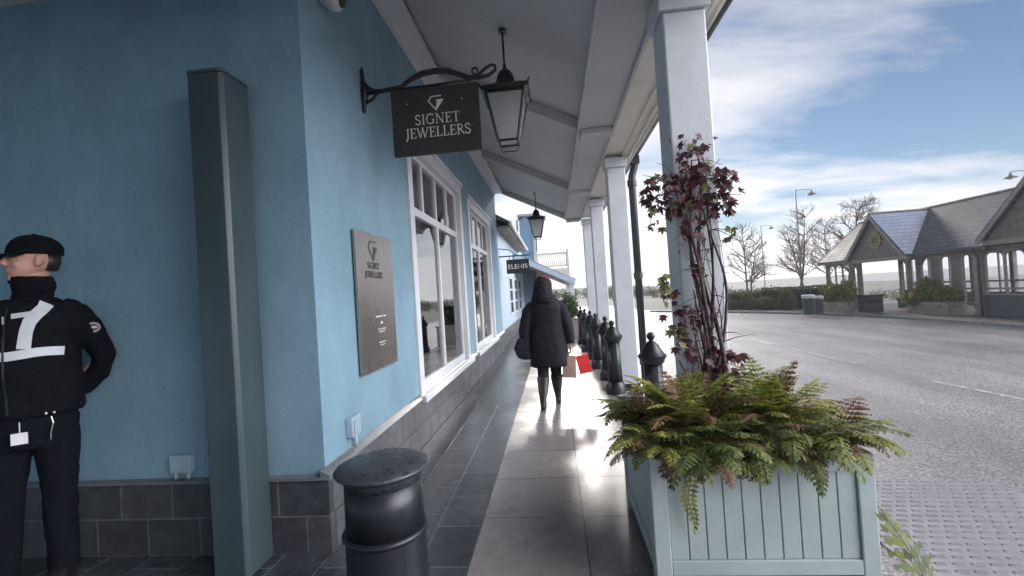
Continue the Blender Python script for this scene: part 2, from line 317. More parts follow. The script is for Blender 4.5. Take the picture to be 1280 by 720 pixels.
def thing(name, label, cat, loc=(0, 0, 0), group=None, kind=None):
    o = bpy.data.objects.new(name, None); COL.objects.link(o); o.location = loc; o.empty_display_size = .2
    o['_o'] = list(loc); o['label'] = label; o['category'] = cat
    if group: o['group'] = group
    return o
def tag(o, label, cat, group=None, kind=None):
    o['label'] = label; o['category'] = cat
    if group: o['group'] = group
    if kind: o['kind'] = kind
    return o
def struct(o, label=None):
    o['kind'] = 'structure'
    if label: o['label'] = label
    return o
def sub(o):            # let a part parent sub-parts: part meshes hold world coordinates
    o['_o'] = [0, 0, 0]; return o
def kids(o): return [c for c in bpy.data.objects if c.parent == o]
def dup(o, parent=None, loc=None, label=None, scale=None):
    c = o.copy(); COL.objects.link(c)
    if parent is not None: c.parent = parent; c.matrix_parent_inverse = o.matrix_parent_inverse.copy()
    if loc is not None: c.location = loc
    if label: c['label'] = label
    if scale: c.scale = (scale, scale, scale)
    for k in kids(o): dup(k, c)
    return c
def remesh(o, vox, smooth=2, disp=0.0, dscale=0.1):
    m = o.modifiers.new('r', 'REMESH'); m.mode = 'VOXEL'; m.voxel_size = vox; m.use_smooth_shade = True
    if smooth:
        q = o.modifiers.new('s', 'SMOOTH'); q.iterations = smooth; q.factor = .5
    dg = bpy.context.evaluated_depsgraph_get(); ev = o.evaluated_get(dg)
    me = bpy.data.meshes.new_from_object(ev); o.modifiers.clear(); mt = list(o.data.materials)
    if disp:
        for v in me.vertices:
            p = v.co
            d = mnoise.noise(Vector((p.x/dscale, p.y/dscale, p.z/dscale*1.6)))+.5*mnoise.noise(Vector((p.x/dscale*2.3+5, p.y/dscale*2.3, p.z/dscale*2.8)))
            v.co = p+v.normal*d*disp
    me.materials.clear()
    for a in mt: me.materials.append(a)
    o.data = me; me.shade_smooth(); return o

# ------------------------------------------------------------------ ground, pavement, road
def gz(x):             # the ground falls away to the right of the kerb
    return -0.06-0.035*(min(max(x, 1.25), 15)-1.25)-0.10*(min(max(x, 22), 75)-22)
def sheet(name, rows, mt, dz=0.0, cuts=()):
    # rows: list of (y, x0, x1); follows ground profile
    xs_extra = [15.0]+list(cuts)
    mb = MB(); prev = None
    grid = []
    N = 14
    for (y, x0, x1) in rows:
        grid.append([(x0+(x1-x0)*i/N, y, gz(x0+(x1-x0)*i/N)+dz) for i in range(N+1)])
    vs = [p for g in grid for p in g]; fs = []
    for j in range(len(rows)-1):
        for i in range(N):
            a = j*(N+1)+i; fs.append((a, a+1, a+N+2, a+N+1))
    mb.add(vs, fs); return mb.build(name, mt)
mb = MB(); xs = [-600, -60, 1.25, 8, 15, 22, 75, 900]; ys = [-40, 0, 30, 120, 1500]
vs = [(x, y, gz(x)-(0.1 if x < 1.3 else 0.02)) for y in ys for x in xs]; fs = [(j*8+i, j*8+i+1, (j+1)*8+i+1, (j+1)*8+i) for j in range(4) for i in range(7)]
struct(mb.add(vs, fs).build('ground', 'ground'), 'open ground under the street and beyond the hedge')
def fark(y):           # far kerb x at distance y
    t = max(0.0, (y-17.5)); return 13.3-0.065*t*t if t < 8 else 13.3-4.16-1.35*(t-8)
rows = []
for y in [-14, -5, 0, 3, 6, 9, 12, 15, 17.5, 19, 20.5, 22, 23.5, 25, 26, 28]:
    rows.append((y, 1.25, fark(y)))
struct(sheet('road', rows, 'asphalt', 0.0), 'grey asphalt road with worn white dashes')
struct(sheet('road', [(28, 1.25, fark(28)), (29, 1.25, 7), (31, -1, 6), (40, -6, 5)], 'asphalt', -0.003), 'road bending left into the distance')
# far pavement + kerb
frows = [(y, fark(y)+.12, 21.5) for y in [-14, 0, 6, 12, 15, 17.5, 19, 20.5, 22, 23.5, 25, 26, 28]]
struct(sheet('far_pavement', frows, 'farpave', 0.085), 'pale pavement in front of the timber shelter')
mb = MB(); rr = []
for y in [-14, 0, 6, 12, 15, 17.5, 19, 20.5, 22, 23.5, 25, 26, 28]:
    x = fark(y); z = gz(x); rr.append([(x, y, z-.05), (x+.125, y, z-.05), (x+.125, y, z+.09), (x, y, z+.09)])
struct(mb.rings(rr).build('far_kerb', 'kerb'), 'kerb of the far pavement')
# pavement: dark paving and pale slabs, kerb
mb = MB(); mb.box(-9, -6, -.2, -.557, 11.9, 0); struct(mb.build('dark_pavement', 'darkpave'), 'dark wet block paving along the shop wall')
mb = MB(); mb.box(-.555, -6, -.2, .735, 40, .001); struct(mb.build('pale_pavement', 'palepave'), 'pale wet slabs down the middle of the arcade')
mb = MB(); mb.box(-9, 11.902, -.2, -.557, 40, -.001); struct(mb.build('dark_pavement', 'darkpave'), 'dark paving beyond the end of the shop')
mb = MB(); mb.box(.737, -6, -.2, 1.248, 40, .004); struct(mb.build('kerb', 'kerb', bevel=.01), 'pale kerb stones under the columns')
# lane marks
def mark(p, q, wd):
    p = Vector((*p, 0)); q = Vector((*q, 0)); d = (q-p).normalized(); s_ = Vector((-d.y, d.x, 0))*wd/2
    n = 8; rr = []
    vs = []; fs = []
    for i in range(n+1):
        c = p+(q-p)*i/n
        for s2 in (-1, 1):
            v = c+s_*s2; vs.append((v.x, v.y, gz(v.x)+.004))
    for i in range(n): fs.append((2*i, 2*i+1, 2*i+3, 2*i+2))
    o = MB().add(vs, fs).build('lane_marking', 'roadpaint'); struct(o); return o
for a, b, wd in (((5.60, 5.2), (5.36, 7.0), .09), ((5.33, 8.6), (5.28, 10.9), .06), ((8.78, 11.4), (8.22, 12.8), .09), ((9.15, 10.15), (9.9, 8.6), .08), ((5.28, 11.6), (5.3, 12.9), .22), ((7.7, 14.4), (7.1, 16.2), .09), ((6.6, 17.8), (5.8, 19.8), .09)):
    mark(a, b, wd)
# ironwork grating plate in the road (raised dots)
mb = MB()
nx, ny = 26, 16
x0, x1, y0, y1 = 1.72, 3.05, 1.9, 3.52
struct(MB().add([(x0, y0, gz(x0)+.006), (x1, y0, gz(x1)+.006), (x1, y1, gz(x1)+.006), (x0, y1, gz(x0)+.006)], [(0, 1, 2, 3)]).build('tactile_paving', mat('tactile_base', (0.22, 0.21, 0.225), 0.35, var=.15, vscale=8, bump=.6, bscale=160)), 'pale textured crossing slab set in the road')
for i in range(15):
    for j in range(26):
        cxx = x0+.05+i*(x1-x0-.1)/14+(0.02 if j % 2 else -.02); cyy = y0+.03+j*(y1-y0-.06)/25; z = gz(cxx)+.004
        ww, hh = .03, .011
        mb.add([(cxx-ww, cyy-hh, z), (cxx+ww, cyy-hh, z), (cxx+ww, cyy+hh, z), (cxx-ww, cyy+hh, z), (cxx-ww*.8, cyy-hh*.6, z+.008), (cxx+ww*.8, cyy-hh*.6, z+.008), (cxx+ww*.8, cyy+hh*.6, z+.008), (cxx-ww*.8, cyy+hh*.6, z+.008)],
               [(0, 1, 5, 4), (1, 2, 6, 5), (2, 3, 7, 6), (3, 0, 4, 7), (4, 5, 6, 7)])
struct(mb.build('tactile_ribs', mat('tactile_rib', (0.17, 0.16, 0.175), .3, var=.2)), 'rows of raised ribs on the textured slab')

# ------------------------------------------------------------------ lettering
def arc(cx, cy, rx, ry, a0, a1, n=10): return [(cx+rx*math.cos(R(a0+(a1-a0)*i/n)), cy+ry*math.sin(R(a0+(a1-a0)*i/n))) for i in range(n+1)]
TK, TN = .115, .05
def _ser(x, y, h=.09): return ([(x-h, y), (x+h, y)], .04)
GL = {
 'I': (.36, [([(.18, 0), (.18, 1)], TK), _ser(.18, .02, .14), _ser(.18, .98, .14)]),
 'L': (.66, [([(.18, 0), (.18, 1)], TK), _ser(.18, .98, .14), ([(.06, .03), (.6, .03)], TN), ([(.58, .0), (.6, .24)], .06)]),
 'E': (.68, [([(.18, 0), (.18, 1)], TK), ([(.05, .97), (.58, .97)], TN), ([(.05, .03), (.62, .03)], TN), ([(.18, .52), (.46, .52)], TN), ([(.58, 1.), (.58, .8)], .05), ([(.6, .0), (.63, .22)], .05), ([(.46, .42), (.46, .62)], .05)]),
 'T': (.74, [([(.37, 0), (.37, 1)], TK), ([(.04, .97), (.70, .97)], TN), ([(.06, 1.), (.04, .78)], .05), ([(.68, 1.), (.70, .78)], .05), _ser(.37, .02, .14)]),
 'N': (.92, [([(.16, 0), (.16, 1)], TN), ([(.14, 1), (.78, 0)], TK), ([(.78, 0), (.78, 1)], TN), _ser(.16, .02, .12), _ser(.1, .98, .1), _ser(.78, .98, .12)]),
 'W': (1.22, [([(.1, 1), (.38, 0)], TK), ([(.38, 0), (.62, .95)], TN), ([(.58, 1), (.84, 0)], TK), ([(.84, 0), (1.12, 1)], TN), _ser(.1, .98, .1), _ser(.6, .98, .1), _ser(1.12, .98, .1)]),
 'J': (.42, [([(.24, 1), (.24, .1), (.18, -.12), (.04, -.2)], .11), _ser(.24, .98, .14)]),
 'S': (.62, [(arc(.31, .74, .21, .23, 20, 215, 12)+arc(.31, .26, .23, .24, 30, -160, 12), .10), ([(.51, .97), (.51, .76)], .04), ([(.08, .24), (.08, .03)], .04)]),
 'G': (.88, [(arc(.46, .5, .37, .48, 48, 322, 20), .10), ([(.74, .42), (.74, .08)], .12), _ser(.74, .43, .14), ([(.71, .98), (.71, .74)], .04)]),
 'R': (.78, [([(.18, 0), (.18, 1)], TK), _ser(.18, .02, .14), ([(.04, .97), (.36, .97)]+arc(.36, .745, .21, .225, 90, -90, 10)+[(.18, .52)], .075), ([(.34, .52), (.74, .02)], TK), _ser(.72, .02, .07)]),
 'M': (1.0, [([(.14, 0), (.14, 1), (.5, .25), (.86, 1), (.86, 0)], .17)]),
}
SANS = {'E': (.72, [([(.14, 0), (.14, 1)], .2), ([(.14, .91), (.64, .91)], .18), ([(.14, .09), (.64, .09)], .18), ([(.14, .5), (.58, .5)], .18)]),
 'L': (.68, [([(.14, 0), (.14, 1)], .2), ([(.14, .09), (.62, .09)], .18)]), 'M': (1.02, GL['M'][1]), 'I': (.34, [([(.16, 0), (.16, 1)], .2)]),
 'S': (.72, [(arc(.34, .72, .22, .2, 30, 240, 12)+arc(.34, .28, .24, .2, 60, -150, 12), .19)])}
def stroke(mb, pts, wd, ox, oy, s, X, Yv, Nn, org, th):
    n = len(pts); L = []; Rr = []
    for i in range(n):
        a = Vector(pts[max(i-1, 0)]); b = Vector(pts[min(i+1, n-1)]); d = (b-a); d = d.normalized() if d.length else Vector((1, 0))
        q = Vector((-d.y, d.x))*wd/2; p = Vector(pts[i]); L.append(p+q); Rr.append(p-q)
    def W(p, t): return org+X*(ox+p.x*s)+Yv*(oy+p.y*s)+Nn*t
    vs = []
    for i in range(n): vs += [W(L[i], th), W(Rr[i], th), W(L[i], 0), W(Rr[i], 0)]
    fs = []
    for i in range(n-1):
        a = 4*i; b = a+4; fs += [(a, a+1, b+1, b), (a, b, b+2, a+2), (a+1, a+3, b+3, b+1)]
    fs += [(0, 2, 3, 1), (4*n-4, 4*n-3, 4*n-1, 4*n-2)]
    mb.add(vs, fs)
def text(mb, txt, h, org, X, Yv, th=.003, font=GL, gap=.10, width=None):
    X = Vector(X).normalized(); Yv = Vector(Yv).normalized(); Nn = X.cross(Yv); org = Vector(org)
    tot = sum(font[c][0]+gap for c in txt)-gap; sx = h
    x = -tot*h/2
    for c in txt:
        wd, st = font[c]
        for k, (pts, ww) in enumerate(st): stroke(mb, pts, ww, x, 0, h, X, Yv, Nn, org, th+.0002*k)
        x += (wd+gap)*h
def logo(mb, s, org, X, Yv, th=.003):
    X = Vector(X).normalized(); Yv = Vector(Yv).normalized(); Nn = X.cross(Yv); org = Vector(org)
    def poly(pts, t):
        vs = [org+X*p[0]*s+Yv*p[1]*s+Nn*t for p in pts]+[org+X*p[0]*s+Yv*p[1]*s for p in pts]; n = len(pts)
        mb.add(vs, [tuple(range(n))]+[(i, i+n, (i+1) % n+n, (i+1) % n) for i in range(n)])
    for k, pl in enumerate(([(-.5, .12), (-.42, .12), (.02, -.42), (.0, -.52)], [(-.5, .12), (-.28, .42), (-.24, .36), (-.42, .12)], [(-.28, .42), (.40, .44), (.36, .37), (-.24, .36)],
               [(.5, .14), (.05, .10), (.0, .15), (.46, .19)], [(.5, .14), (.0, -.52), (-.02, -.40), (.10, .10), (.3, .12)])):
        poly(pl, th+.0002*k)

# ------------------------------------------------------------------ shop building
XW = -1.43
shop = thing('shop_building', 'pale blue rendered shop with a dark block plinth beside the wet arcade', 'building', (XW, 2.6, 0))
W1 = (4.50, 6.95, .47, 3.12); W2 = (7.72, 10.15, .47, 3.08)
mb = MB(); D = .30; H = 4.9; YE = 11.75
for (a, b, z0, z1) in ((2.54, W1[0], 0, H), (W1[1], W2[0], 0, H), (W2[1], YE, 0, H), (W1[0], W1[1], 0, W1[2]), (W1[0], W1[1], W1[3], H), (W2[0], W2[1], 0, W2[2]), (W2[0], W2[1], W2[3], H)):
    mb.box(XW-D, a, z0, XW, b, z1)
mb.box(-9, 2.54, 0, XW-D-.0005, 2.84, H)
w_ = mb.build('wall', 'wallblue', shop)
bm = bmesh.new(); bm.from_mesh(w_.data); bmesh.ops.remove_doubles(bm, verts=bm.verts, dist=.0005); bm.to_mesh(w_.data); bm.free()
mb = MB(); mb.box(-9, 2.49, 0, XW+.045, 2.538, .43); mb.prism([(-9, .43), (XW+.045, .43), (XW+.045, .435), (-9, .435)], 1, 2.49, 2.538)
mb.build('plinth_front', 'plinth', shop, bevel=.006)
mb = MB(); mb.box(XW+.002, 2.54, 0, XW+.045, YE, .45); mb.build('plinth_side', 'plinthY', shop, bevel=.006)
mb = MB(); mb.prism([(XW+.003, .452), (XW+.06, .452), (XW+.06, .462), (XW+.003, .49)], 1, 2.48, YE); mb.box(-9, 2.475, .437, XW+.06, 2.532, .452)
mb.build('plinth_capping', mat('capping', (0.13, 0.135, 0.145), .35, bump=.5, bscale=90), shop)
def shop_window(Wd, nm):
    y0, y1, z0, z1 = Wd; X1 = XW+.03
    mb = MB(); t = .11
    for b in ((y0-t, z0-.02, y0+.03, z1+t), (y1-.03, z0-.02, y1+t, z1+t), (y0+.03, z1-.03, y1-.03, z1+t)): mb.box(XW-.05, b[0], b[1], X1, b[2], b[3])
    mb.box(XW-.05, y0-t-.03, z1+t, X1+.03, y1+t+.03, z1+t+.05)
    win = sub(mb.build('window', 'white', shop, bevel=.005))
    mb = MB(); mb.box(XW-.05, y0-t-.03, z0-.09+.035, X1+.06, y1+t+.03, z0-.018+.03); mb.build('sill', 'white', win, bevel=.006)
    mb = MB(); zt = z0+(z1-z0)*.74; f = .055; xa, xb = XW-.10, XW-.04
    mb.box(xa, y0+.03, z0+.012, xb, y0+.03+f, z1-.03); mb.box(xa, y1-.03-f, z0+.012, xb, y1-.03, z1-.03)
    mb.box(xa, y0+.085, z0+.012, xb, y1-.085, z0+.10); mb.box(xa, y0+.085, z1-.03-f, xb, y1-.085, z1-.03)
    mb.box(xa, y0+.085, zt-.045, xb, y1-.085, zt+.045)
    ym = (y0+y1)/2; mb.box(xa, ym-.03, z0+.10, xb, ym+.03, zt-.045)
    for k in (1, 2, 3):
        yk = y0+.03+(y1-y0-.06)*k/4; mb.box(xa+.005, yk-.028, zt+.045, xb-.005, yk+.028, z1-.03-f)
    mb.build('frame', 'white', win, bevel=.004)
    MB().box(XW-.082, y0+.04, z0+.02, XW-.070, y1-.04, z1-.04).build('pane', 'glass', win)
shop_window(W1, 'a'); shop_window(W2, 'b')
# inside of the shop
mb = MB(); mb.box(-5.2, 3.1, 0, -5.1, YE, 4); mb.box(-5.1, 3.1, -.02, XW-D, YE, .01); mb.box(-5.1, 3.1, 3.4, XW-D, YE, 3.5); mb.box(-5.1, YE-.1, 0, XW-D, YE-.01, 3.4); mb.box(-5.1, 3.0, 0, XW-D, 3.1, 3.4)
mb.build('room_lining', 'room', shop)
for k, (ya, yb, zz) in enumerate(((4.75, 5.55, 1.35), (5.95, 6.7, .95), (8.0, 8.8, 1.3), (9.2, 9.9, 1.0))):
    t = thing('display_case', ('tall white display case behind the nearer shop window', 'low white display case at the far side of the nearer shop window', 'tall white display case behind the farther shop window', 'low white display case at the far side of the farther shop window')[k], 'display case', (-2.15, ya, 0), 'display cases inside the shop windows')
    MB().box(-2.4, ya, .02, -1.85, yb, zz*.62).build('cabinet', 'white', t, bevel=.01)
    MB().box(-2.38, ya+.02, zz*.62+.002, -1.87, yb-.02, zz*.62+.05).build('tray', 'brass', t)
    MB().box(-2.36, ya+.05, zz*.62+.052, -2.30, yb-.05, zz).build('back_board', 'plasticw', t)

# casing (grey green column boxed against the wall)
t = thing('boxed_pipe_casing', 'tall dark grey green metal casing standing against the blue wall', 'casing', (-1.87, 2.38, 0))
mb = MB(); mb.prism([(-1.945, 2.27), (-1.765, 2.27), (-1.745, 2.29), (-1.745, 2.485), (-1.945, 2.485)], 2, 0.002, 2.78)
mb.build('shaft', 'casing', t, bevel=.004)
MB().prism([(-1.948, 2.266), (-1.763, 2.266), (-1.741, 2.288), (-1.741, 2.485), (-1.948, 2.485)], 2, 2.782, 2.80).build('cap', 'casing', t, bevel=.003)

# ------------------------------------------------------------------ canopy
can = thing('arcade_canopy', 'white painted lean-to canopy with rafters over the arcade walkway', 'canopy', (0, 3, 3.2))
ZE = 3.28; YA, YB = -5.0, 11.75
def zc_(x): return 4.22-0.50*(x-XW)       # underside of rafters
mb = MB(); mb.prism([(XW+.002, zc_(XW)+.14), (.42, zc_(.42)+.14), (1.25, 3.34+.10), (1.25, 3.34+.2), (.42, zc_(.42)+.26), (XW+.002, zc_(XW)+.26)], 1, YA, YB)
mb.build('ceiling_panel', 'ceil', can)
for k, y in enumerate((-1.2, 2.0, 5.2, 8.35, 11.58)):
    mb = MB(); mb.prism([(XW+.22, zc_(XW+.22)), (.40, zc_(.40)), (.40, zc_(.40)+.138), (XW+.22, zc_(XW+.22)+.138)], 1, y, y+.14)
    mb.build('rafter', 'ceil', can, bevel=.006)
mb = MB(); mb.box(XW+.002, YA, 4.14, XW+.20, YB, 4.235); mb.box(XW+.202, YA, 4.115, XW+.225, YB, 4.20); mb.box(XW+.002, YA, 4.10, XW+.022, YB, 4.138)
mb.build('wall_plate', 'white', can, bevel=.006)
mb = MB(); mb.box(.40, YA, ZE+.02, .80, YB, ZE+.30); mb.box(.385, YA, ZE+.005, .41, YB, ZE+.12); mb.box(.785, YA, ZE-.02, .815, YB, ZE+.019)
mb.build('beam', 'ceil', can, bevel=.008)
for y in (2.0, 5.2, 8.35, 11.58):
    MB().box(.43, y-.05, ZE-.05, .783, y+.19, ZE+.018).build('beam_pad', 'ceil', can, bevel=.006)
mb = MB(); mb.box(.816, YA, ZE+.03, 1.20, YB, ZE+.06); mb.box(1.06, YA, ZE+.0, 1.08, YB, ZE+.029); mb.box(1.16, YA, ZE-.01, 1.20, YB, ZE+.029)
mb.build('soffit', 'cream', can, bevel=.003)
MB().box(1.202, YA, ZE-.03, 1.225, YB, ZE+.17).build('fascia', 'cream', can, bevel=.003)
mb = MB(); rr = []
prof = [(1.23+.055+.055*math.cos(R(180+i*18)), ZE+.09+.06*math.sin(R(180+i*18))) for i in range(11)]+[(1.23+.055+.047*math.cos(R(360-i*18)), ZE+.09+.052*math.sin(R(360-i*18))) for i in range(11)]
mb.prism(prof, 1, YA, YB); mb.build('gutter', 'iron', can)
# entrance roof on the left of the shop corner (keeps the front wall in shade)
pr = thing('entrance_canopy', 'deep shaded canopy over the entrance beside the guard', 'canopy', (-5, 0, 3.6))
MB().box(-9, YA, 3.52, XW-.05, 2.538, 3.64).build('ceiling_panel', 'ceil', pr)
MB().box(-1.60, YA, 3.24, XW-.06, 2.30, 3.518).build('shade_beam', 'ceil', pr)  # added above the view to cut high light off the front wall
MB().box(-4.5, YA, 0.002, -4.2, 2.48, 3.518).build('unseen_shade_wall', 'wallblue', pr)  # unseen wall added to block light from the left

# columns
col_specs = [(2.80, 'nearest white column rising from the fern planter and wrapped in creeper', .26, .90), (6.30, 'second white column, in front of the black downpipe', .25, .965), (9.15, 'third white column along the kerb, half way down the arcade', .24, .965), (11.75-.22, 'farthest white column at the end of the canopy', .22, .95)]
for i, (y, lb, wd, cxx) in enumerate(col_specs):
    t = thing('canopy_column', lb, 'column', (cxx, y+.12, 0), 'white columns along the kerb')
    x0, x1 = cxx-wd/2, cxx+wd/2
    mb = MB(); mb.box(x0, y, .02, x1, y+wd, ZE-.16)
    mb.build('shaft', 'colpaint', t, bevel=.012)
    mb = MB(); mb.box(x0-.012, y-.012, .0055, x1+.012, y+wd+.012, .10); mb.build('base', 'iron', t, bevel=.006)
    mb = MB(); mb.box(x0-.025, y-.025, ZE-.158, x1+.025, y+wd+.025, ZE-.022)
    mb.build('capital', 'colpaint', t, bevel=.006)

# downpipe
t = thing('downpipe', 'black iron downpipe dropping from the gutter behind the second column', 'downpipe', (1.15, 6.6, 0))
MB().tube([(1.285, 6.62, 3.30), (1.285, 6.62, 3.20), (1.27, 6.62, 3.16), (1.25, 6.62, 3.10), (1.235, 6.62, 3.05), (1.23, 6.62, 2.95), (1.23, 6.62, .01)], .052, 14).build('pipe', 'iron', t, smooth=True)
for z in (2.95, 1.6, .35): MB().lathe([(.052, z-.05), (.066, z-.045), (.066, z+.045), (.052, z+.05)], (1.23, 6.62, 0), 16).build('collar', 'iron', t)
MB().box(1.22, 6.55, 3.22, 1.35, 6.69, 3.345).build('hopper', 'iron', t, bevel=.01)

# ------------------------------------------------------------------ hanging sign + bracket
t = thing('hanging_sign', 'dark brown SIGNET JEWELLERS sign hanging from an iron wall bracket', 'sign', (XW, 3.42, 3.1))
MB().box(-1.19, 3.405, 2.59, -.485, 3.435, 3.12).build('board', 'signbrown', t, bevel=.003)
mb = MB(); o3 = Vector((-.837, 3.4045, 0))
text(mb, 'SIGNET', .080, (-.825, 3.4045, 2.825), (1, 0, 0), (0, 0, 1), gap=.06); text(mb, 'JEWELLERS', .080, (-.825, 3.4045, 2.722), (1, 0, 0), (0, 0, 1), gap=.02)
logo(mb, .125, (-.83, 3.4045, 2.99), (1, 0, 0), (0, 0, 1))
mb.build('lettering', 'lettering', t)
for x in (-1.06, -.62): MB().ell((x, 3.404, 3.00), (.007, .003, .007), 8, 6).build('bolt', 'steel', t)
br_ = sub(MB().tube([(-1.40, 3.42, 3.13), (-1.25, 3.42, 3.135), (-1.1, 3.42, 3.15), (-1.02, 3.42, 3.20), (-.93, 3.42, 3.235), (-.83, 3.42, 3.245), (-.73, 3.42, 3.235), (-.64, 3.42, 3.20), (-.56, 3.42, 3.165), (-.48, 3.42, 3.155), (-.40, 3.42, 3.165), (-.345, 3.42, 3.20), (-.345, 3.42, 3.235), (-.375, 3.42, 3.245), (-.42, 3.42, 3.225), (-.47, 3.42, 3.185), (-.53, 3.42, 3.165)], [.02, .018, .018, .022, .024, .024, .024, .02, .018, .018, .015, .013, .012, .012, .012, .014, .016], 10).build('bracket', 'iron', t, smooth=True))
mb = MB(); mb.tube([(-1.30, 3.42, 3.13), (-.84, 3.42, 3.135), (-.5, 3.42, 3.15)], .011, 8)
for x in (-1.1, -.56): mb.tube([(x, 3.42, 3.14), (x, 3.42, 3.10)], .008, 8)
sp = [(-.50+.035*(1-k/14)*math.cos(R(-90-k*30))*1.0, 3.42, 3.215+.035*(1-k/14)*math.sin(R(-90-k*30))) for k in range(12)]
mb.tube(sp, .009, 7); mb.build('scroll', 'iron', br_, smooth=True)
mb = MB(); mb.loft([(XW+.012, 3.42, 2.975, .011, .018), (XW+.014, 3.42, 3.00, .013, .030), (XW+.016, 3.42, 3.04, .014, .022), (XW+.022, 3.42, 3.09, .022, .035), (XW+.026, 3.42, 3.13, .028, .042), (XW+.022, 3.42, 3.18, .022, .035), (XW+.016, 3.42, 3.24, .014, .022), (XW+.014, 3.42, 3.30, .013, .030), (XW+.012, 3.42, 3.335, .008, .010)], 12)
mb.tube([(XW+.03, 3.42, 3.05), (XW+.08, 3.42, 3.07), (XW+.13, 3.42, 3.12)], .013, 8); mb.tube([(XW+.03, 3.42, 3.21), (XW+.06, 3.42, 3.17), (XW+.12, 3.42, 3.14)], .012, 8)
mb.build('wall_plate', 'iron', br_, smooth=True)

# ------------------------------------------------------------------ hanging lanterns
def lantern(cx, cy, ztop, zbot, label):
    t = thing('hanging_lantern', label, 'lantern', (cx, cy, zbot), 'black iron lanterns hanging under the canopy')
    hh = ztop-zbot; zg = zbot+.055; zk = zbot+.46     # bottom of glass, top of glass
    a, b = .085, .165
    MB().tube([(cx, cy, zk+.22), (cx, cy, ztop)], .010, 8).build('rod', 'iron', t, smooth=True)
    MB().lathe([(.04, ztop-.03), (.035, ztop), (.012, ztop-.05)][:2]+[], (cx, cy, 0), 14).build('ceiling_rose', 'iron', t)
    mb = MB()
    def sq(h, z): return [(cx-h, cy-h, z), (cx+h, cy-h, z), (cx+h, cy+h, z), (cx-h, cy+h, z)]
    mb.rings([sq(b+.035, zk+.0), sq(b+.045, zk+.03), sq(b-.01, zk+.065), sq(.09, zk+.09), sq(.075, zk+.12)])
    for sx in (-1, 1):
        for sy in (-1, 1): mb.tube([(cx+sx*(b+.03), cy+sy*(b+.03), zk+.02), (cx+sx*(b+.055), cy+sy*(b+.055), zk+.06)], [.016, .003], 6)
    mb.lathe([(.078, zk+.115), (.082, zk+.15), (.070, zk+.20), (.045, zk+.235), (.02, zk+.25), (.012, zk+.30)], (cx, cy, 0), 16)
    mb.build('hood', 'iron', t, auto=True)
    mb = MB()
    for sx in (-1, 1):
        for sy in (-1, 1): mb.bar((cx+sx*a, cy+sy*a, zg), (cx+sx*b, cy+sy*b, zk), .018)
    for (h, z) in ((a, zg), (b, zk-.008)):
        c4 = sq(h, z)
        for i in range(4): mb.bar(c4[i], c4[(i+1) % 4], .018)
    c4 = sq(a*.82, zbot)
    for i in range(4): mb.bar(c4[i], c4[(i+1) % 4], .009); mb.bar(sq(a, zg)[i], c4[i], .009)
    mb.build('cage', 'iron', t)
    mb = MB(); mb.rings([sq(a-.003, zg+.005), sq(b-.003, zk-.01)], cap=False); mb.build('glass', 'frost', t)
    mb = MB(); mb.lathe([(.03, zk), (.03, zk-.05), (.036, zk-.10), (.05, zk-.16), (.04, zk-.22), (.015, zk-.25)], (cx, cy, 0), 14); mb.build('bulb', 'plasticw', t, smooth=True)
lantern(-.31, 3.9, 3.80, 2.73, 'near black hanging lantern with frosted panes beside the brown sign')
lantern(-.31, 10.5, 3.82, 2.70, 'far black hanging lantern near the end of the canopy')

# ------------------------------------------------------------------ plaque, boxes, camera dome
t = thing('wall_plaque', 'brushed metal SIGNET JEWELLERS plaque screwed to the blue wall', 'plaque', (XW, 3.4, .93))
MB().box(XW+.012, 3.06, .93, XW+.034, 3.77, 1.99).build('plate', 'brass', t, bevel=.002)
mb = MB(); text(mb, 'SIGNET', .050, (XW+.0345, 3.36, 1.715), (0, 1, 0), (0, 0, 1), th=.002, gap=.08); text(mb, 'JEWELLERS', .050, (XW+.0345, 3.36, 1.645), (0, 1, 0), (0, 0, 1), th=.002, gap=.04)
logo(mb, .17, (XW+.0345, 3.36, 1.86), (0, 1, 0), (0, 0, 1), .002)
mb.build('lettering', 'letterdark', t)
for z, wd, h in ((1.335, .22, .012), (1.28, .05, .02), (1.235, .16, .010), (1.215, .12, .008), (1.13, .13, .010), (1.11, .10, .008)):
    n = max(2, int(wd/.03)); mb = MB()
    for k in range(n): mb.box(XW+.0345, 3.46-wd/2+k*wd/n, z, XW+.0355, 3.46-wd/2+(k+.7)*wd/n, z+h)
    mb.build('text_line', 'lettering', t)
for y, z in ((3.09, .96), (3.74, .96), (3.09, 1.96), (3.74, 1.96)): MB().ell((XW+.035, y, z), (.004, .008, .008), 8, 5).build('screw', 'steel', t)
MB().box(XW, 3.10, .97, XW+.0115, 3.73, 1.95).build('backing', 'dark', t)
t = thing('outlet_box', 'small grey blue outlet box low on the shop side wall', 'outlet box', (XW, 2.95, .55))
MB().box(XW+.001, 2.82, .57, XW+.05, 2.95, .70).build('housing', 'plastic', t, bevel=.006)
MB().box(XW+.051, 2.84, .59, XW+.058, 2.93, .68).build('lid', 'plastic', t, bevel=.003)
MB().tube([(XW+.03, 2.90, .57), (XW+.03, 2.90, .49)], .012, 8).build('conduit', 'plastic', t, smooth=True)
t = thing('junction_box', 'pale junction box on the front wall just above the plinth', 'junction box', (-2.33, 2.54, .5))
MB().box(-2.40, 2.495, .49, -2.26, 2.537, .60).build('housing', 'plastic', t, bevel=.008)
MB().box(-2.385, 2.488, .505, -2.275, 2.494, .585).build('lid', 'plastic', t, bevel=.004)
for x in (-2.37, -2.29): MB().tube([(x, 2.515, .49), (x, 2.515, .455)], .012, 8).build('conduit', 'plastic', t, smooth=True)
t = thing('security_camera', 'white dome security camera on the blue wall at the top of the corner', 'security camera', (XW, 3.12, 3.68))
MB().ell((XW+.10, 2.82, 3.47), (.065, .065, .058), 20, 12).build('housing', 'plasticw', t, smooth=True)
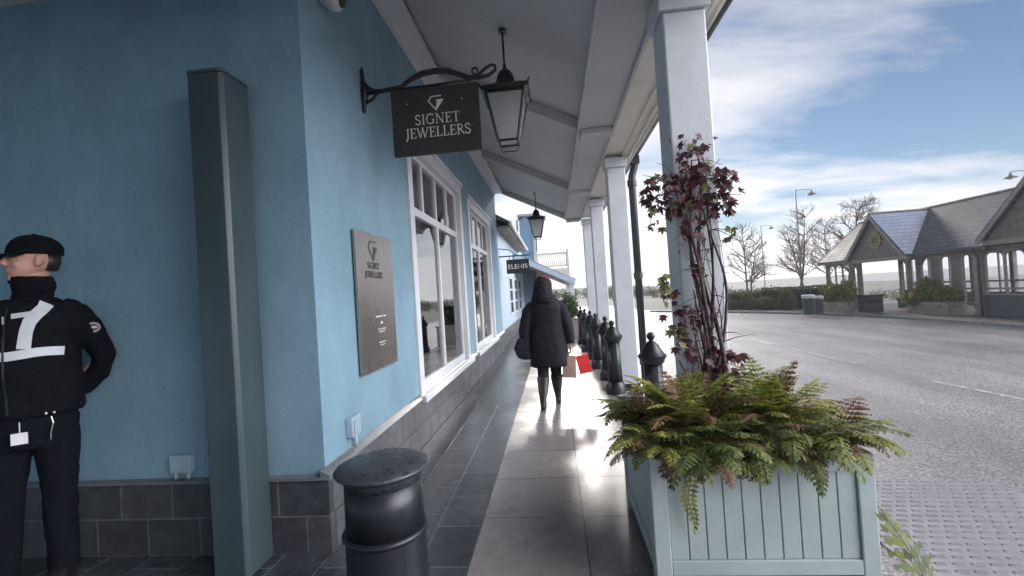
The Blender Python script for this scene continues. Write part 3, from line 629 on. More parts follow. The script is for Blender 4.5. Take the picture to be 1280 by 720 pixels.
MB().box(XW+.001, 2.77, 3.47, XW+.06, 2.87, 3.58).build('bracket', 'plasticw', t, bevel=.01)
MB().ell((XW+.135, 2.82, 3.465), (.045, .045, .04), 16, 10).build('lens_dome', 'leather', t, smooth=True)

# ------------------------------------------------------------------ foreground bollard
t = thing('iron_bollard', 'round capped black bollard in the near foreground by the shop corner', 'bollard', (-.60, 1.42, 0))
c = (-.60, 1.42, 0)
MB().lathe([(.155, .004), (.155, .08), (.138, .11), (.134, .12), (.128, .70)], c, 48).build('shaft', 'castiron', t, auto=True)
MB().lathe([(.127, .702), (.134, .705), (.138, .712), (.134, .719), (.126, .722)], c, 48).build('ring', 'castiron', t, smooth=True)
MB().lathe([(.1255, .7225), (.124, .80), (.1235, .868)], c, 48).build('neck', 'castiron', t, smooth=True)
capm = mat('cap_worn', (0.02, 0.024, 0.032), .36, var=.6, vscale=34, bump=.22, bscale=60, rvar=.2, col2=(.05, .053, .062))
MB().lathe([(.1235, .8685), (.126, .890), (.138, .902), (.150, .908), (.153, .913), (.150, .918), (.140, .924), (.12, .931), (.09, .936), (.05, .940), (.004, .942)], c, 64).build('cap', capm, t, smooth=True)

# ------------------------------------------------------------------ kerb bollards
def kerb_bollard(x, y, label, s_=1.0):
    t = thing('kerb_bollard', label, 'bollard', (x, y, 0), 'black finial bollards along the kerb'); c = (x, y, 0)
    MB().lathe([(0.1320, .006), (0.1320, .10), (0.1200, .13), (0.1080, .15), (0.1040, .16)], c, 32).build('base', 'castiron', t, auto=True)
    MB().lathe([(0.1008, .161, .05), (0.0944, .40, .05), (0.0904, .70, .05)], c, 64).build('shaft', 'castiron', t, smooth=True)
    MB().lathe([(0.0944, .702), (0.1080, .715), (0.1200, .75), (0.1320, .765), (0.1344, .78), (0.1120, .80), (0.0840, .84), (0.0680, .88), (0.0440, .90), (0.0320, .915)], c, 32).build('cap', 'castiron', t, auto=True)
    MB().lathe([(0.0240, .916), (0.0208, .925), (0.0360, .945), (0.0400, .965), (0.0336, .985), (0.0160, 1.0), (0.0024, 1.004)], c, 24).build('finial', 'castiron', t, smooth=True)
    return t
b0 = kerb_bollard(.885, 4.35, 'black finial bollard standing just behind the fern planter')
for (x, y, lb) in ((.755, 6.22, 'black bollard tight against the left side of the second column'), (.765, 7.15, 'black bollard standing alone beyond the second column'), (.71, 8.2, 'black bollard some way in front of the third column'), (.69, 9.3, 'black bollard just left of the third column'), (.67, 10.5, 'black bollard in front of the farthest column'), (.66, 12.0, 'farthest black bollard, beyond the end of the canopy')):
    dup(b0, None, (x, y, 0), lb)

# ------------------------------------------------------------------ near planter
def planter(px0, px1, py0, py1, zt, label, mt='planter', legs=True, name='timber_planter', group='painted timber planters on the arcade', board=.085):
    t = thing(name, label, 'planter', ((px0+px1)/2, (py0+py1)/2, 0), group)
    P = .075
    for (x, y) in ((px0, py0), (px1-P, py0), (px0, py1-P), (px1-P, py1-P)):
        MB().prism([(x, .006), (x+P, .006), (x+P, zt+.025), (x, zt+.025)], 1, y, y+P).build('corner_post', mt, t, bevel=.006)
    zb = .10
    for side in range(4):
        if side in (0, 2):
            y = py0+.012 if side == 0 else py1-.037; L0, L1 = px0+P, px1-P
            mk_ = lambda a, z0, b, z1, d0=0, d1=.025: (a, y+d0, z0, b, y+d1, z1)
        else:
            x = px0+.012 if side == 3 else px1-.037; L0, L1 = py0+P, py1-P
            mk_ = lambda a, z0, b, z1, d0=0, d1=.025: (x+d0, a, z0, x+d1, b, z1)
        so = -.010 if side in (0, 3) else .010
        mb = MB(); n = max(3, round((L1-L0)/board)); g = .003
        for k in range(n):
            a = L0+(L1-L0)*k/n; b = L0+(L1-L0)*(k+1)/n; mb.box(*mk_(a+g, zb+.07, b-g, zt-.055))
        mb.box(*mk_(L0, zb+.07, L1, zt-.055, .008, .018))
        mb.build('side_panel', mt, t, bevel=.002)
        MB().box(*mk_(L0, zb, L1, zb+.068, so, .025+so)).build('rail', mt, t, bevel=.004); MB().box(*mk_(L0, zt-.053, L1, zt, so, .025+so)).build('rail', mt, t, bevel=.004)
    MB().box(px0+.04, py0+.04, zb+.01, px1-.04, py1-.04, zt-.06).build('soil', 'soil', t)
    MB().box(px0+.05, py0+.05, .007, px1-.05, py1-.05, zb-.01).build('plinth_frame', 'dark', t)
    return t
planter(.385, 1.362, 2.12, 3.02, .615, 'pale green boarded timber planter overflowing with ferns round the nearest column')

# ferns
def frond(mb, base, az, L, rise, droop, wmax, rnd, npair=15, twist=0):
    d = Vector((math.cos(az), math.sin(az), 0)); pts = []; n = npair+4
    p = Vector(base); ang = rise
    for i in range(n+1):
        pts.append(p.copy()); p = p+(d*math.cos(ang)+Vector((0, 0, 1))*math.sin(ang))*(L/n); ang -= droop/n*(0.5+1.2*i/n)
    side = Vector((-d.y, d.x, 0))
    mb.tube(pts[::2]+([pts[-1]] if (n % 2) else []), .0022, 3, cap=False)
    for i in range(3, n):
        f = (i-3)/(n-3); wl_ = wmax*(min(1, .35+f*3.2))*(1-f)**.75+.004
        T = (pts[i+1]-pts[i]).normalized() if i < n else d
        up = side.cross(T).normalized()*-1
        for sgn in (-1, 1):
            q = pts[i]; dr = (side*sgn*.92+T*.42+up*rnd.uniform(-.2, .1)-Vector((0, 0, .12))).normalized()
            nl = max(2, int(wl_/.016)); wid = (L/n)*1.35
            ax = dr; cr = T*.9
            prev_l = None
            vs = [q]; fs = []
            # serrated pinna: centre spine with teeth
            for k in range(nl):
                s0 = wl_*(k+.0)/nl; s1 = wl_*(k+.62)/nl; s2 = wl_*(k+1.)/nl
                tap = (1-(k/nl)**1.6)
                a = q+ax*s0-Vector((0, 0, s0*s0*1.2)); b = q+ax*s2-Vector((0, 0, s2*s2*1.2)); c1 = q+ax*s1*1.05+cr*wid*.55*tap-Vector((0, 0, s1*s1*1.2)); c2 = q+ax*s1*1.05-cr*wid*.55*tap-Vector((0, 0, s1*s1*1.2))
                o = len(vs); vs += [a, c1, b, c2]; fs.append((o, o+1, o+2, o+3))
            o = len(vs); vs += [q-cr*wid*.22, q+ax*wl_*.5+cr*wid*.3-Vector((0, 0, wl_*wl_*.3)), q+ax*wl_*.92-Vector((0, 0, wl_*wl_)), q+ax*wl_*.5-cr*wid*.3-Vector((0, 0, wl_*wl_*.3))]; fs.append((o, o+1, o+2, o+3))
            vs2 = vs[1:]; fs2 = [tuple(v-1 for v in f_) for f_ in fs]
            mb.add(vs2, fs2)
def fern(x, y, z, n, L, label, mt, rnd, NP=None, azr=(0, 2*math.pi), rise=(.5, 1.25), droop=(1.2, 2.4), wm=.075, scale=1):
    t = thing('fern', label, 'fern', (x, y, z), 'ferns growing in the planter')
    for part_, (m_, frac) in enumerate(((mt, .77), ('fernbrown' if mt != 'fernbrown' else 'fern', .23))):
        mb = MB(); cnt = max(1, int(n*2.1*frac))
        for k in range(cnt):
            az = azr[0]+(azr[1]-azr[0])*(k+rnd.random())/cnt; ln = L*rnd.uniform(.6, 1.08)
            frond(mb, (x+rnd.uniform(-.04, .04), y+rnd.uniform(-.04, .04), z), az, ln, rnd.uniform(*rise), rnd.uniform(*droop), wm*rnd.uniform(1.0, 1.6)*(1.25 if k % 3 == 0 else 1), rnd, npair=(9 if k % 3 == 0 else 13 if k % 3 == 1 else 16))
        o = mb.build('fronds' if part_ == 0 else 'faded_fronds', m_, t)
        o['label'] = 'living fronds' if part_ == 0 else 'brown faded fronds'
    return t
rn = random.Random(11)
FZ = .60
fern(.47, 2.30, FZ, 22, .36, 'yellow green fern spilling over the left front corner of the planter', 'fern', rn, rise=(.6, 1.3), wm=.07)
fern(.46, 2.75, FZ, 20, .34, 'bushy fern over the left side of the planter nearest the walkway', 'fern', rn, rise=(.6, 1.35), wm=.06)
fern(.66, 2.24, FZ, 22, .36, 'green fern at the planter front, left of its centre', 'ferndark', rn)
fern(.87, 2.26, FZ, 22, .38, 'dark broad fern at the middle of the planter front', 'ferndark', rn, wm=.085)
fern(1.08, 2.22, FZ, 20, .36, 'dark dense fern drooping over the planter front, right of its centre', 'ferndark', rn, wm=.06)
fern(1.27, 2.28, FZ, 20, .36, 'bronze tinged fern over the right front corner of the planter', 'fern', rn)
fern(1.26, 2.70, FZ, 18, .40, 'brown edged fern on the road side of the planter', 'fernbrown', rn, rise=(.6, 1.3))
fern(.68, 2.46, FZ, 24, .50, 'upright light green fern left of the wrapped column', 'fern', rn, rise=(.9, 1.45), droop=(.6, 1.6))
fern(1.08, 2.48, FZ, 26, .54, 'tall arching fern right of the wrapped column', 'fern', rn, rise=(.8, 1.4), droop=(.8, 1.8))
fern(.86, 2.98, FZ, 18, .46, 'fern behind the wrapped column at the back of the planter', 'fern', rn)
# trailing frond on the planter front
t = thing('trailing_fern', 'single long fern frond hanging down the planter front at the left', 'fern', (.555, 2.10, .6))
mb = MB(); pts = [Vector((.555+.01*math.sin(i*.6), 2.16-.06*min(1, i/4), .63-.021*i)) for i in range(16)]
mb.tube(pts, .003, 4)
for i in range(2, 16):
    f = i/15; wl_ = .035*math.sin(math.pi*min(1, f*.85+.15))+.006
    for sgn in (-1, 1):
        q = pts[i]
        for a, b in ((.0, 1.0),):
            mb.add([q, q+Vector((sgn*wl_*.5, -.004, .010)), q+Vector((sgn*wl_, -.008, -.006)), q+Vector((sgn*wl_*.5, -.006, -.012))], [(0, 1, 2, 3)])
mb.build('fronds', 'fern', t)

# second planter, nearer than the frame edge, one frond reaches into view
planter(.93, 1.63, .30, 1.05, .60, 'pale green timber planter nearest of all, below the lower right corner')
t = thing('fern', 'fern leaning up out of the nearest planter at the lower right corner', 'fern', (1.18, 1.0, .56), 'ferns growing in the planter')
mb = MB(); rn2 = random.Random(5)
frond(mb, (.90, 1.14, .50), R(112), .36, 1.25, .5, .10, rn2, npair=8)
for k in range(9): frond(mb, (1.2+rn2.uniform(-.1, .1), .72, .55), rn2.uniform(3.3, 6.1), .28, .4, 1.8, .06, rn2)
mb.build('fronds', 'ferndark', t)

# creeper on the column
t = thing('climbing_creeper', 'leggy creeper with red autumn leaves climbing the nearest column', 'climbing plant', (.86, 2.56, .56))
rn = random.Random(21)
stems = MB(); tips = []
for k in range(22):
    x = .86+rn.uniform(-.06, .05); y = 2.555; z = .56; pts = []; top = rn.uniform(1.1, 2.05) if k > 7 else rn.uniform(1.85, 2.28)
    ph = rn.uniform(0, 6.28); fq = rn.uniform(2.5, 6); am = rn.uniform(.02, .07); dx = rn.uniform(-.07, .10)
    while z < top:
        f = (z-.56)/(1.7)
        pts.append((x+am*math.sin(ph+fq*z)-.03*f+dx*f, y-.012-abs(.04*math.sin(ph*2+z*5)), z)); z += rn.uniform(.03, .06)
    r0 = rn.uniform(.006, .013) if k < 10 else rn.uniform(.003, .006)
    if k in (1, 4): r0 = .017
    stems.tube(pts, [r0*(1-.7*i/len(pts)) for i in range(len(pts))], 6); tips += pts[::2]
for k in range(70):   # side twigs
    p = Vector(rn.choice(tips)); az = rn.uniform(-3.3, .2); L = rn.uniform(.05, .20); pts = [p]
    dd = Vector((math.cos(az), min(-.1, math.sin(az)*.5), rn.uniform(-.3, .5))).normalized()
    for i in range(5): p = p+dd*L/5; dd = (dd+Vector((rn.uniform(-.3, .3), rn.uniform(-.15, .1), rn.uniform(-.35, .2)))).normalized(); pts.append(p.copy())
    stems.tube(pts, [.003, .0026, .002, .0018, .0014, .001], 4)
stems.build('stem', mat('vine_stem', (0.075, 0.045, 0.045), .8, var=.4, vscale=40), t, smooth=True)
def leaf5(mb, p, s, rnd):
    up = Vector((rnd.uniform(-.5, .5), rnd.uniform(-.6, .2), rnd.uniform(-1.0, -.2))).normalized()
    nrm = up.cross(Vector((rnd.uniform(-1, 1), rnd.uniform(-1, .2), .1))).normalized(); sd = nrm.cross(up)
    for a in ((-62, .65), (-30, .9), (0, 1.0), (30, .9), (62, .65)) if rnd.random() < .75 else ((-35, .8), (0, 1), (35, .8)):
        d = up*math.cos(R(a[0]))+sd*math.sin(R(a[0])); L = s*a[1]; q = nrm.cross(d).normalized()*L*.155
        bnd = nrm*L*rnd.uniform(-.12, .12)
        mb.add([p, p+d*L*.35+q*.85, p+d*L*.62+q+bnd*.5, p+d*L+bnd, p+d*L*.62-q+bnd*.5, p+d*L*.35-q*.85], [(0, 1, 2, 3), (0, 3, 4, 5)])
red = MB(); grn = MB()
tw = MB()
for k in range(390):   # head of leaves at z 1.85-2.25
    u = rn.random()
    if u < .20: x = rn.gauss(.86, .045); z = rn.uniform(2.0, 2.27)
    elif u < .84: x = rn.uniform(.60, 1.06); z = 1.99-abs(x-.84)*.12+rn.uniform(-.15, .10)
    else: x = rn.gauss(.83, .07); z = rn.uniform(1.62, 1.9)
    p = Vector((x, 2.55-abs(rn.gauss(0, .05)), z)); leaf5(red if rn.random() < .88 else grn, p, rn.uniform(.028, .056), rn)
for k in range(12):
    a = Vector((.86, 2.54, 1.85+rn.uniform(0, .15))); b = Vector((rn.choice([.58, .62, .66, 1.0, 1.05, 1.10]), 2.50, 1.98+rn.uniform(-.1, .15)))
    pts = [a.lerp(b, i/6)+Vector((0, 0, .04*math.sin(math.pi*i/6)+rn.uniform(-.01, .01))) for i in range(7)]; tw.tube(pts, [.004, .004, .0035, .003, .0025, .002, .001], 4)
for (cx_, cz_, n, m_) in ((.66, 1.42, 10, grn), (.65, 1.50, 6, grn), (.73, 1.26, 12, red), (.69, 1.18, 9, grn), (.74, 1.10, 12, red), (.98, 1.02, 12, red), (.90, .98, 10, red), (1.02, 1.72, 6, grn), (.62, 1.78, 6, grn), (.82, 1.22, 12, red), (.86, 1.1, 14, red), (.85, 1.5, 8, red), (.67, 1.35, 5, red), (1.03, 2.02, 12, red), (.60, 1.97, 10, red)):
    for k in range(n): leaf5(m_, Vector((cx_+rn.gauss(0, .025), 2.54-abs(rn.gauss(0, .03)), cz_+rn.gauss(0, .03))), rn.uniform(.035, .06), rn)
red.build('red_leaves', 'redleaf', t); grn.build('green_leaves', 'vinegreen', t); tw.build('twig', 'twig', t)
stems = MB()
stems.tube([(.95, 2.53, .93), (1.0, 2.52, .94), (1.06, 2.52, .93), (1.12, 2.51, .93)], .004, 5); stems.tube([(.70, 2.55, 1.02), (.73, 2.54, .95), (.80, 2.53, .92), (.86, 2.53, .90)], .005, 5)
stems.build('twig', 'twig', t, smooth=True)
k_ = 2.77/2.555
for ch in kids(t):
    for v in ch.data.vertices: v.co = Vector(((v.co.x-.03-.03*(v.co.z-.6)/1.6)*k_, v.co.y*k_, 1.45+(v.co.z-1.45)*k_))

# ------------------------------------------------------------------ people
from mathutils.bvhtree import BVHTree
def bvh(o): 
    me = o.data; return BVHTree.FromPolygons([v.co.copy() for v in me.vertices], [tuple(p.vertices) for p in me.polygons])
def patch(mb, tree, pts, wd, off=.004, axis=Vector((0, 1, 0)), th=.0, wdir=None):
    # ribbon lying on a surface: pts are (x,z) targets seen along +Y; wd half width
    vs = []; 
    P = [Vector((p[0], 0, p[1])) for p in pts]
    n = len(P)
    for i in range(n):
        d = (P[min(i+1, n-1)]-P[max(i-1, 0)]).normalized(); q = Vector((-d.z, 0, d.x))
        for s_ in (-1, -.33, .33, 1):
            c = P[i]+q*s_*wd; h = tree.ray_cast(Vector((c.x, axis_y0, c.z)), axis)
            vs.append((c.x, (h[0].y if h[0] else axis_y0+.2)-off*axis.y, c.z))
    fs = [(4*i+k, 4*i+k+1, 4*i+k+5, 4*i+k+4) for i in range(n-1) for k in range(3)]
    mb.add(vs, fs)
# --- guard
GX, GY = -3.10, 2.33
g = thing('person', 'person in black cap and black jacket with silver reflective straps standing by the blue wall', 'person', (GX, GY, 0))
hc = Vector((-3.06, 2.31, 1.838)); ha = R(246)
HM = Matrix.Translation(hc) @ Matrix.Rotation(ha, 4, 'Z')
def H_(mb): return mb.xf(HM)
hd = MB()
hd.ell((-.012, 0, .022), (.102, .080, .108), 24, 16)
hd.loft([(.018, 0, .02, .078, .070), (.022, 0, -.02, .078, .069), (.028, 0, -.055, .072, .062), (.036, 0, -.085, .058, .050), (.044, 0, -.108, .040, .034), (.046, 0, -.122, .022, .020)], 20)
hd.ell((.086, 0, .028), (.016, .050, .012), 12, 8)                      # brow
hd.loft([(.094, 0, .022, .010, .010), (.104, 0, .0, .012, .012), (.113, 0, -.018, .014, .016), (.108, 0, -.030, .013, .018), (.098, 0, -.036, .006, .010)], 10)   # nose
hd.ell((.088, 0, -.058), (.017, .026, .007), 10, 6); hd.ell((.087, 0, -.071), (.016, .022, .008), 10, 6)  # lips
hd.ell((.083, 0, -.100), (.016, .020, .016), 10, 8)                     # chin
for s_ in (-1, 1):
    hd.ell((-.008, s_*.078, -.008), (.020, .010, .034), 10, 8, Matrix.Rotation(R(-12), 3, 'Y')); hd.ell((.066, s_*.040, -.030), (.022, .020, .026), 10, 8)
    hd.ell((-.004, s_*.086, .004), (.014, .006, .020), 8, 6)
H_(hd)
hd.tube([(-3.07, 2.34, 1.52), (-3.065, 2.33, 1.66), (-3.062, 2.32, 1.76)], [.07, .062, .060], 16)
hd.loft([(-3.10, 2.34, .90, .18, .12), (-3.10, 2.33, 1.10, .20, .13), (-3.10, 2.33, 1.35, .21, .13), (-3.09, 2.34, 1.52, .20, .10), (-3.08, 2.34, 1.58, .08, .06)], 20)
for (a, b, c_) in (((-3.0, .93), (-2.98, .52), (-2.99, .09)), ((-3.2, .93), (-3.22, .52), (-3.27, .09))):
    hd.tube([(a[0], 2.34, a[1]), (b[0], 2.31, b[1]), (c_[0], 2.36, c_[1])], [.09, .06, .045], 12)
for s_, sh, el, wr in ((1, (-2.88, 2.35, 1.53), (-2.72, 2.44, 1.26), (-2.92, 2.50, 1.05)), (-1, (-3.33, 2.35, 1.53), (-3.50, 2.44, 1.26), (-3.28, 2.50, 1.05))):
    hd.tube([sh, el, wr], [.05, .04, .03], 12)
    # hand clasped behind the back
    pal = Vector(wr)+Vector((-.05*s_, .0, -.02)); hd.ell(pal, (.045, .016, .038), 10, 8)
    for k in range(4):
        b0_ = pal+Vector((-.035*s_, 0, .026-.018*k)); hd.tube([b0_, b0_+Vector((-.03*s_, .006, -.004)), b0_+Vector((-.05*s_, -.006, -.012)), b0_+Vector((-.056*s_, -.02, -.016))], [.009, .0085, .008, .007], 7)
    hd.tube([pal+Vector((.01*s_, 0, .03)), pal+Vector((-.01*s_, -.004, .05)), pal+Vector((-.035*s_, -.01, .052))], [.010, .009, .008], 7)
body = remesh(hd.build('body', 'skin', g), .0055, 2)
eye = MB()
for s_ in (-1, 1): eye.ell((.088, s_*.032, .003), (.006, .011, .0045), 10, 6)
H_(eye).build('eye', 'eye', g, smooth=True)
eb = MB()
for s_ in (-1, 1): eb.tube([(.098, s_*.015, .022), (.096, s_*.035, .028), (.084, s_*.052, .022)], [.003, .004, .002], 6)
H_(eb).build('eyebrows', 'brow', g)
hr = MB(); hr.loft([(-.058, 0, -.060, .044, .056), (-.056, 0, -.02, .060, .070), (-.054, 0, .03, .064, .078)], 24); H_(hr).build('hair', 'hair', g, smooth=True)
# cap
cp = MB(); cp.loft([(-.014, 0, .028, .114, .092), (-.016, 0, .045, .116, .094), (-.018, 0, .075, .112, .091), (-.018, 0, .105, .096, .078), (-.016, 0, .128, .066, .056), (-.014, 0, .140, .03, .026), (-.014, 0, .143, .004, .004)], 28)
cp.ell((-.014, 0, .144), (.010, .010, .006), 8, 6)
cap = sub(H_(cp).build('cap', 'black', g, smooth=True))
bm_ = MB(); n = 14; vs = []
for i in range(n+1):
    a = R(-72+144*i/n); x0_ = .085*math.cos(a)+.012; y0_ = .088*math.sin(a)
    L = .085*max(0, math.cos(a))**.6
    for (dx, dz) in ((0, .034), (L, .022-abs(math.sin(a))*.012), (L, .018-abs(math.sin(a))*.012), (0, .028)): vs.append((x0_+dx, y0_*(1+.04*(dx > 0)), dz))
fs = [(4*i+k, 4*i+(k+1) % 4, 4*i+4+(k+1) % 4, 4*i+4+k) for i in range(n) for k in range(4)]
bm_.add(vs, fs); H_(bm_).build('brim', 'black', cap, smooth=True)
# earpiece
ep = MB(); ep.ell((-.002, -.094, -.004), (.010, .008, .013), 10, 6); H_(ep).build('earpiece', 'leather', g, smooth=True)
# neck gaiter
ng = MB(); ng.loft([(-3.075, 2.33, 1.585, .125, .105), (-3.07, 2.325, 1.63, .10, .092), (-3.065, 2.32, 1.67, .088, .086), (-3.066, 2.316, 1.71, .088, .090), (-3.072, 2.306, 1.745, .092, .088)], 24)
remesh(ng.build('neck_warmer', 'black', g), .008, 2, .004, .03)
# jacket
jk = MB()
jk.loft([(-3.08, 2.33, .965, .255, .175), (-3.08, 2.32, .99, .275, .185), (-3.085, 2.32, 1.08, .282, .190), (-3.09, 2.31, 1.22, .280, .195), (-3.10, 2.32, 1.36, .285, .185), (-3.095, 2.33, 1.48, .285, .165), (-3.09, 2.335, 1.555, .25, .14), (-3.08, 2.335, 1.60, .18, .115), (-3.075, 2.33, 1.625, .115, .10)], 32, 2.3)
jk.tube([(-2.92, 2.34, 1.54), (-2.83, 2.35, 1.50), (-2.76, 2.38, 1.40), (-2.705, 2.42, 1.26), (-2.74, 2.46, 1.17), (-2.84, 2.485, 1.09), (-2.93, 2.495, 1.05)], [.086, .090, .084, .074, .070, .060, .050], 20)
jk.tube([(-3.26, 2.34, 1.54), (-3.36, 2.35, 1.50), (-3.43, 2.38, 1.40), (-3.50, 2.42, 1.26), (-3.46, 2.46, 1.17), (-3.36, 2.485, 1.09), (-3.27, 2.495, 1.05)], [.086, .090, .084, .074, .070, .060, .050], 20)
jacket = sub(remesh(jk.build('jacket', 'black', g), .010, 4, .009, .09))
tr_ = bvh(jacket); axis_y0 = 1.8
mb = MB(); patch(mb, tr_, [(-3.42+.029*i, 1.318+.006*math.sin(i*.5)) for i in range(20)], .024, .007); mb.build('chest_band', 'reflect', jacket, smooth=True)
for pts in ([(-3.055, 1.345), (-3.05, 1.39), (-3.045, 1.44), (-3.03, 1.49), (-3.00, 1.53), (-2.97, 1.56), (-2.95, 1.59)], [(-3.245, 1.345), (-3.245, 1.40), (-3.243, 1.46), (-3.235, 1.52), (-3.225, 1.57), (-3.215, 1.60)]):
    mb = MB(); patch(mb, tr_, pts, .034, .007); mb.build('shoulder_strap', 'reflect', jacket, smooth=True)
for a, b in ((-3.12, -3.015), (-3.33, -3.20)):
    mb = MB(); patch(mb, tr_, [(a+(b-a)*i/4, 1.525+.01*i/4) for i in range(5)], .014, .011); mb.build('name_tape', 'reflect', jacket)
mb = MB(); patch(mb, tr_, [(-3.145, 1.00), (-3.147, 1.1), (-3.15, 1.2), (-3.15, 1.3), (-3.15, 1.4), (-3.15, 1.5), (-3.14, 1.57)], .006, .010); mb.build('zip', 'leather', jacket)
mb = MB(); mb.box(-3.145, 2.115, 1.485, -3.135, 2.125, 1.525); mb.build('zip_pull', 'steel', jacket)
# arm badge
h_ = tr_.ray_cast(Vector((-2.735, 1.8, 1.435)), Vector((0, 1, 0)))[0] or Vector((-2.735, 2.3, 1.435))
mb = MB(); rr = [[(h_.x+rx*math.cos(2*math.pi*k/24), h_.y-dy, h_.z+rz*math.sin(2*math.pi*k/24)) for k in range(24)] for rx, rz, dy in ((.042, .031, -.004), (.042, .031, .006), (.037, .026, .006), (.037, .026, .004), (.033, .022, .004), (.033, .022, .006), (.030, .019, .006), (.030, .019, .004))]
mb.rings(rr, cap=False)
badge = sub(mb.build('arm_badge', mat('badge_thread', (.35, .26, .27), .7), jacket))
MB().rings([[(h_.x+.040*math.cos(2*math.pi*k/24), h_.y-dy, h_.z+.029*math.sin(2*math.pi*k/24)) for k in range(24)] for dy in (-.01, .003)]).build('badge_backing', 'leather', badge)
mb = MB()
for k in range(5): mb.box(h_.x-.021+k*.009, h_.y-.007, h_.z-.006, h_.x-.015+k*.009, h_.y-.003, h_.z+.007)
mb.build('badge_mark', 'lettering', badge)
# trousers, boots
tz = MB(); tz.loft([(-3.09, 2.33, .80, .225, .155), (-3.085, 2.33, .92, .235, .165), (-3.085, 2.33, 1.0, .235, .165)], 28, 2.2)
tz.tube([(-2.975, 2.33, .93), (-2.965, 2.32, .78), (-2.955, 2.30, .54), (-2.965, 2.33, .34), (-2.965, 2.35, .10), (-2.965, 2.35, .055)], [.135, .125, .095, .092, .085, .086], 20)
tz.tube([(-3.20, 2.33, .93), (-3.215, 2.32, .78), (-3.225, 2.30, .54), (-3.25, 2.33, .34), (-3.275, 2.35, .10), (-3.275, 2.35, .055)], [.135, .125, .095, .092, .085, .086], 20)
trs = sub(remesh(tz.build('trousers', 'trouser', g), .010, 4, .007, .10))
t2 = bvh(trs)
mb = MB(); mb.box(-3.128, 2.105, .845, -3.048, 2.112, .905); idc = sub(mb.build('id_card', 'paper', g)); MB().tube([(-3.088, 2.115, .905), (-3.088, 2.118, .96)], .004, 6).build('card_clip', 'steel', idc)
mb = MB(); mb.tube([(-2.94, 2.14, .965), (-2.93, 2.135, .93), (-2.945, 2.14, .88), (-2.95, 2.15, .84)], .004, 6)
for p in ((-2.965, 2.14, .985), (-2.925, 2.14, .985)): mb.ell(p, (.009, .006, .009), 8, 6)
mb.build('key_clip', 'steel', g)
for x, rz_ in ((-2.965, .15), (-3.285, -.15)):
    mb = MB(); m_ = Matrix.Translation((x, 2.34, 0)) @ Matrix.Rotation(-rz_, 4, 'Z')
    mb.loft([(0, -.02, .004, .050, .140), (0, -.02, .028, .052, .142), (0, -.018, .05, .052, .138), (0, .0, .075, .050, .11), (0, .035, .10, .048, .07), (0, .045, .15, .048, .055)], 24, 2.4); mb.xf(m_)
    mb.build('boot', 'leather', g, smooth=True)

# the figure stands turned towards the street, head turned further along the wall
GM = Matrix.Translation((-2.935, 2.21, 0)) @ Matrix.Rotation(R(38), 4, 'Z') @ Matrix.Diagonal((.78, .84, .985, 1)) @ Matrix.Translation((3.09, -2.33, 0))
def gmap(v, head):
    a = GM @ v; b = v+Vector((.195, -.115, -.03))
    t_ = 1.0 if head else min(1, max(0, (v.z-1.58)/.10))
    return a.lerp(b, t_)
def walk(o):
    for k in kids(o):
        hd_ = k.name.split('.')[0] in ('cap', 'brim', 'eye', 'eyebrows', 'hair', 'earpiece')
        for v in k.data.vertices: v.co = gmap(v.co, hd_)
        walk(k)
walk(g)
# --- woman walking away
wx, wy = -.13, 5.68
p = thing('person', 'person in long dark hooded coat and boots walking away down the arcade', 'person', (wx, wy, 0))
b = MB()
b.ell((-.150, 5.70, 1.53), (.075, .095, .11), 20, 14); b.tube([(-.145, 5.69, 1.30), (-.148, 5.69, 1.45)], [.055, .052], 14)
b.ell((-.150, 5.80, 1.52), (.012, .02, .018), 8, 6)
b.loft([(-.12, 5.68, .72, .15, .11), (-.12, 5.68, .9, .15, .11), (-.12, 5.68, 1.1, .14, .10), (-.13, 5.68, 1.28, .17, .09), (-.14, 5.68, 1.34, .07, .05)], 18)
b.tube([(-.19, 5.67, .80), (-.205, 5.66, .45), (-.225, 5.50, .12)], [.08, .052, .035], 12); b.tube([(-.05, 5.69, .80), (-.045, 5.72, .45), (-.04, 5.80, .10)], [.08, .052, .035], 12)
for s_, sh, el, wr in ((-1, (-.30, 5.68, 1.27), (-.40, 5.66, 1.03), (-.415, 5.66, .80)), (1, (.03, 5.68, 1.27), (.125, 5.66, 1.02), (.155, 5.66, .78))):
    b.tube([sh, el, wr], [.045, .035, .026], 12); pc = Vector(wr)+Vector((0, .0, -.05)); b.ell(pc, (.018, .04, .045), 10, 8)
    for k in range(4):
        q = pc+Vector((0, -.028+.018*k, -.035)); b.tube([q, q+Vector((-.004*s_, 0, -.028)), q+Vector((-.018*s_, 0, -.040)), q+Vector((-.028*s_, 0, -.028))], [.0085, .008, .0075, .007], 7)
    b.tube([pc+Vector((0, .035, .02)), pc+Vector((-.01*s_, .055, -.005)), pc+Vector((-.02*s_, .05, -.03))], [.010, .009, .008], 7)
remesh(b.build('body', 'skin', p), .007, 2)
b = MB()
b.loft([(-.115, 5.68, .505, .245, .165), (-.115, 5.68, .53, .252, .172), (-.118, 5.68, .80, .235, .165), (-.12, 5.68, .98, .215, .150), (-.125, 5.68, 1.12, .215, .150), (-.13, 5.68, 1.25, .225, .145), (-.135, 5.68, 1.33, .185, .12), (-.14, 5.68, 1.39, .10, .09)], 28, 2.2)
b.tube([(-.28, 5.68, 1.29), (-.345, 5.67, 1.20), (-.40, 5.66, 1.02), (-.415, 5.66, .90), (-.415, 5.66, .80)], [.075, .085, .080, .072, .058], 18)
b.tube([(.01, 5.68, 1.29), (.075, 5.67, 1.20), (.13, 5.66, 1.02), (.15, 5.66, .90), (.155, 5.66, .78)], [.075, .085, .080, .072, .058], 18)
ct = remesh(b.build('coat', 'padded', p), .010, 4, .008, .16)
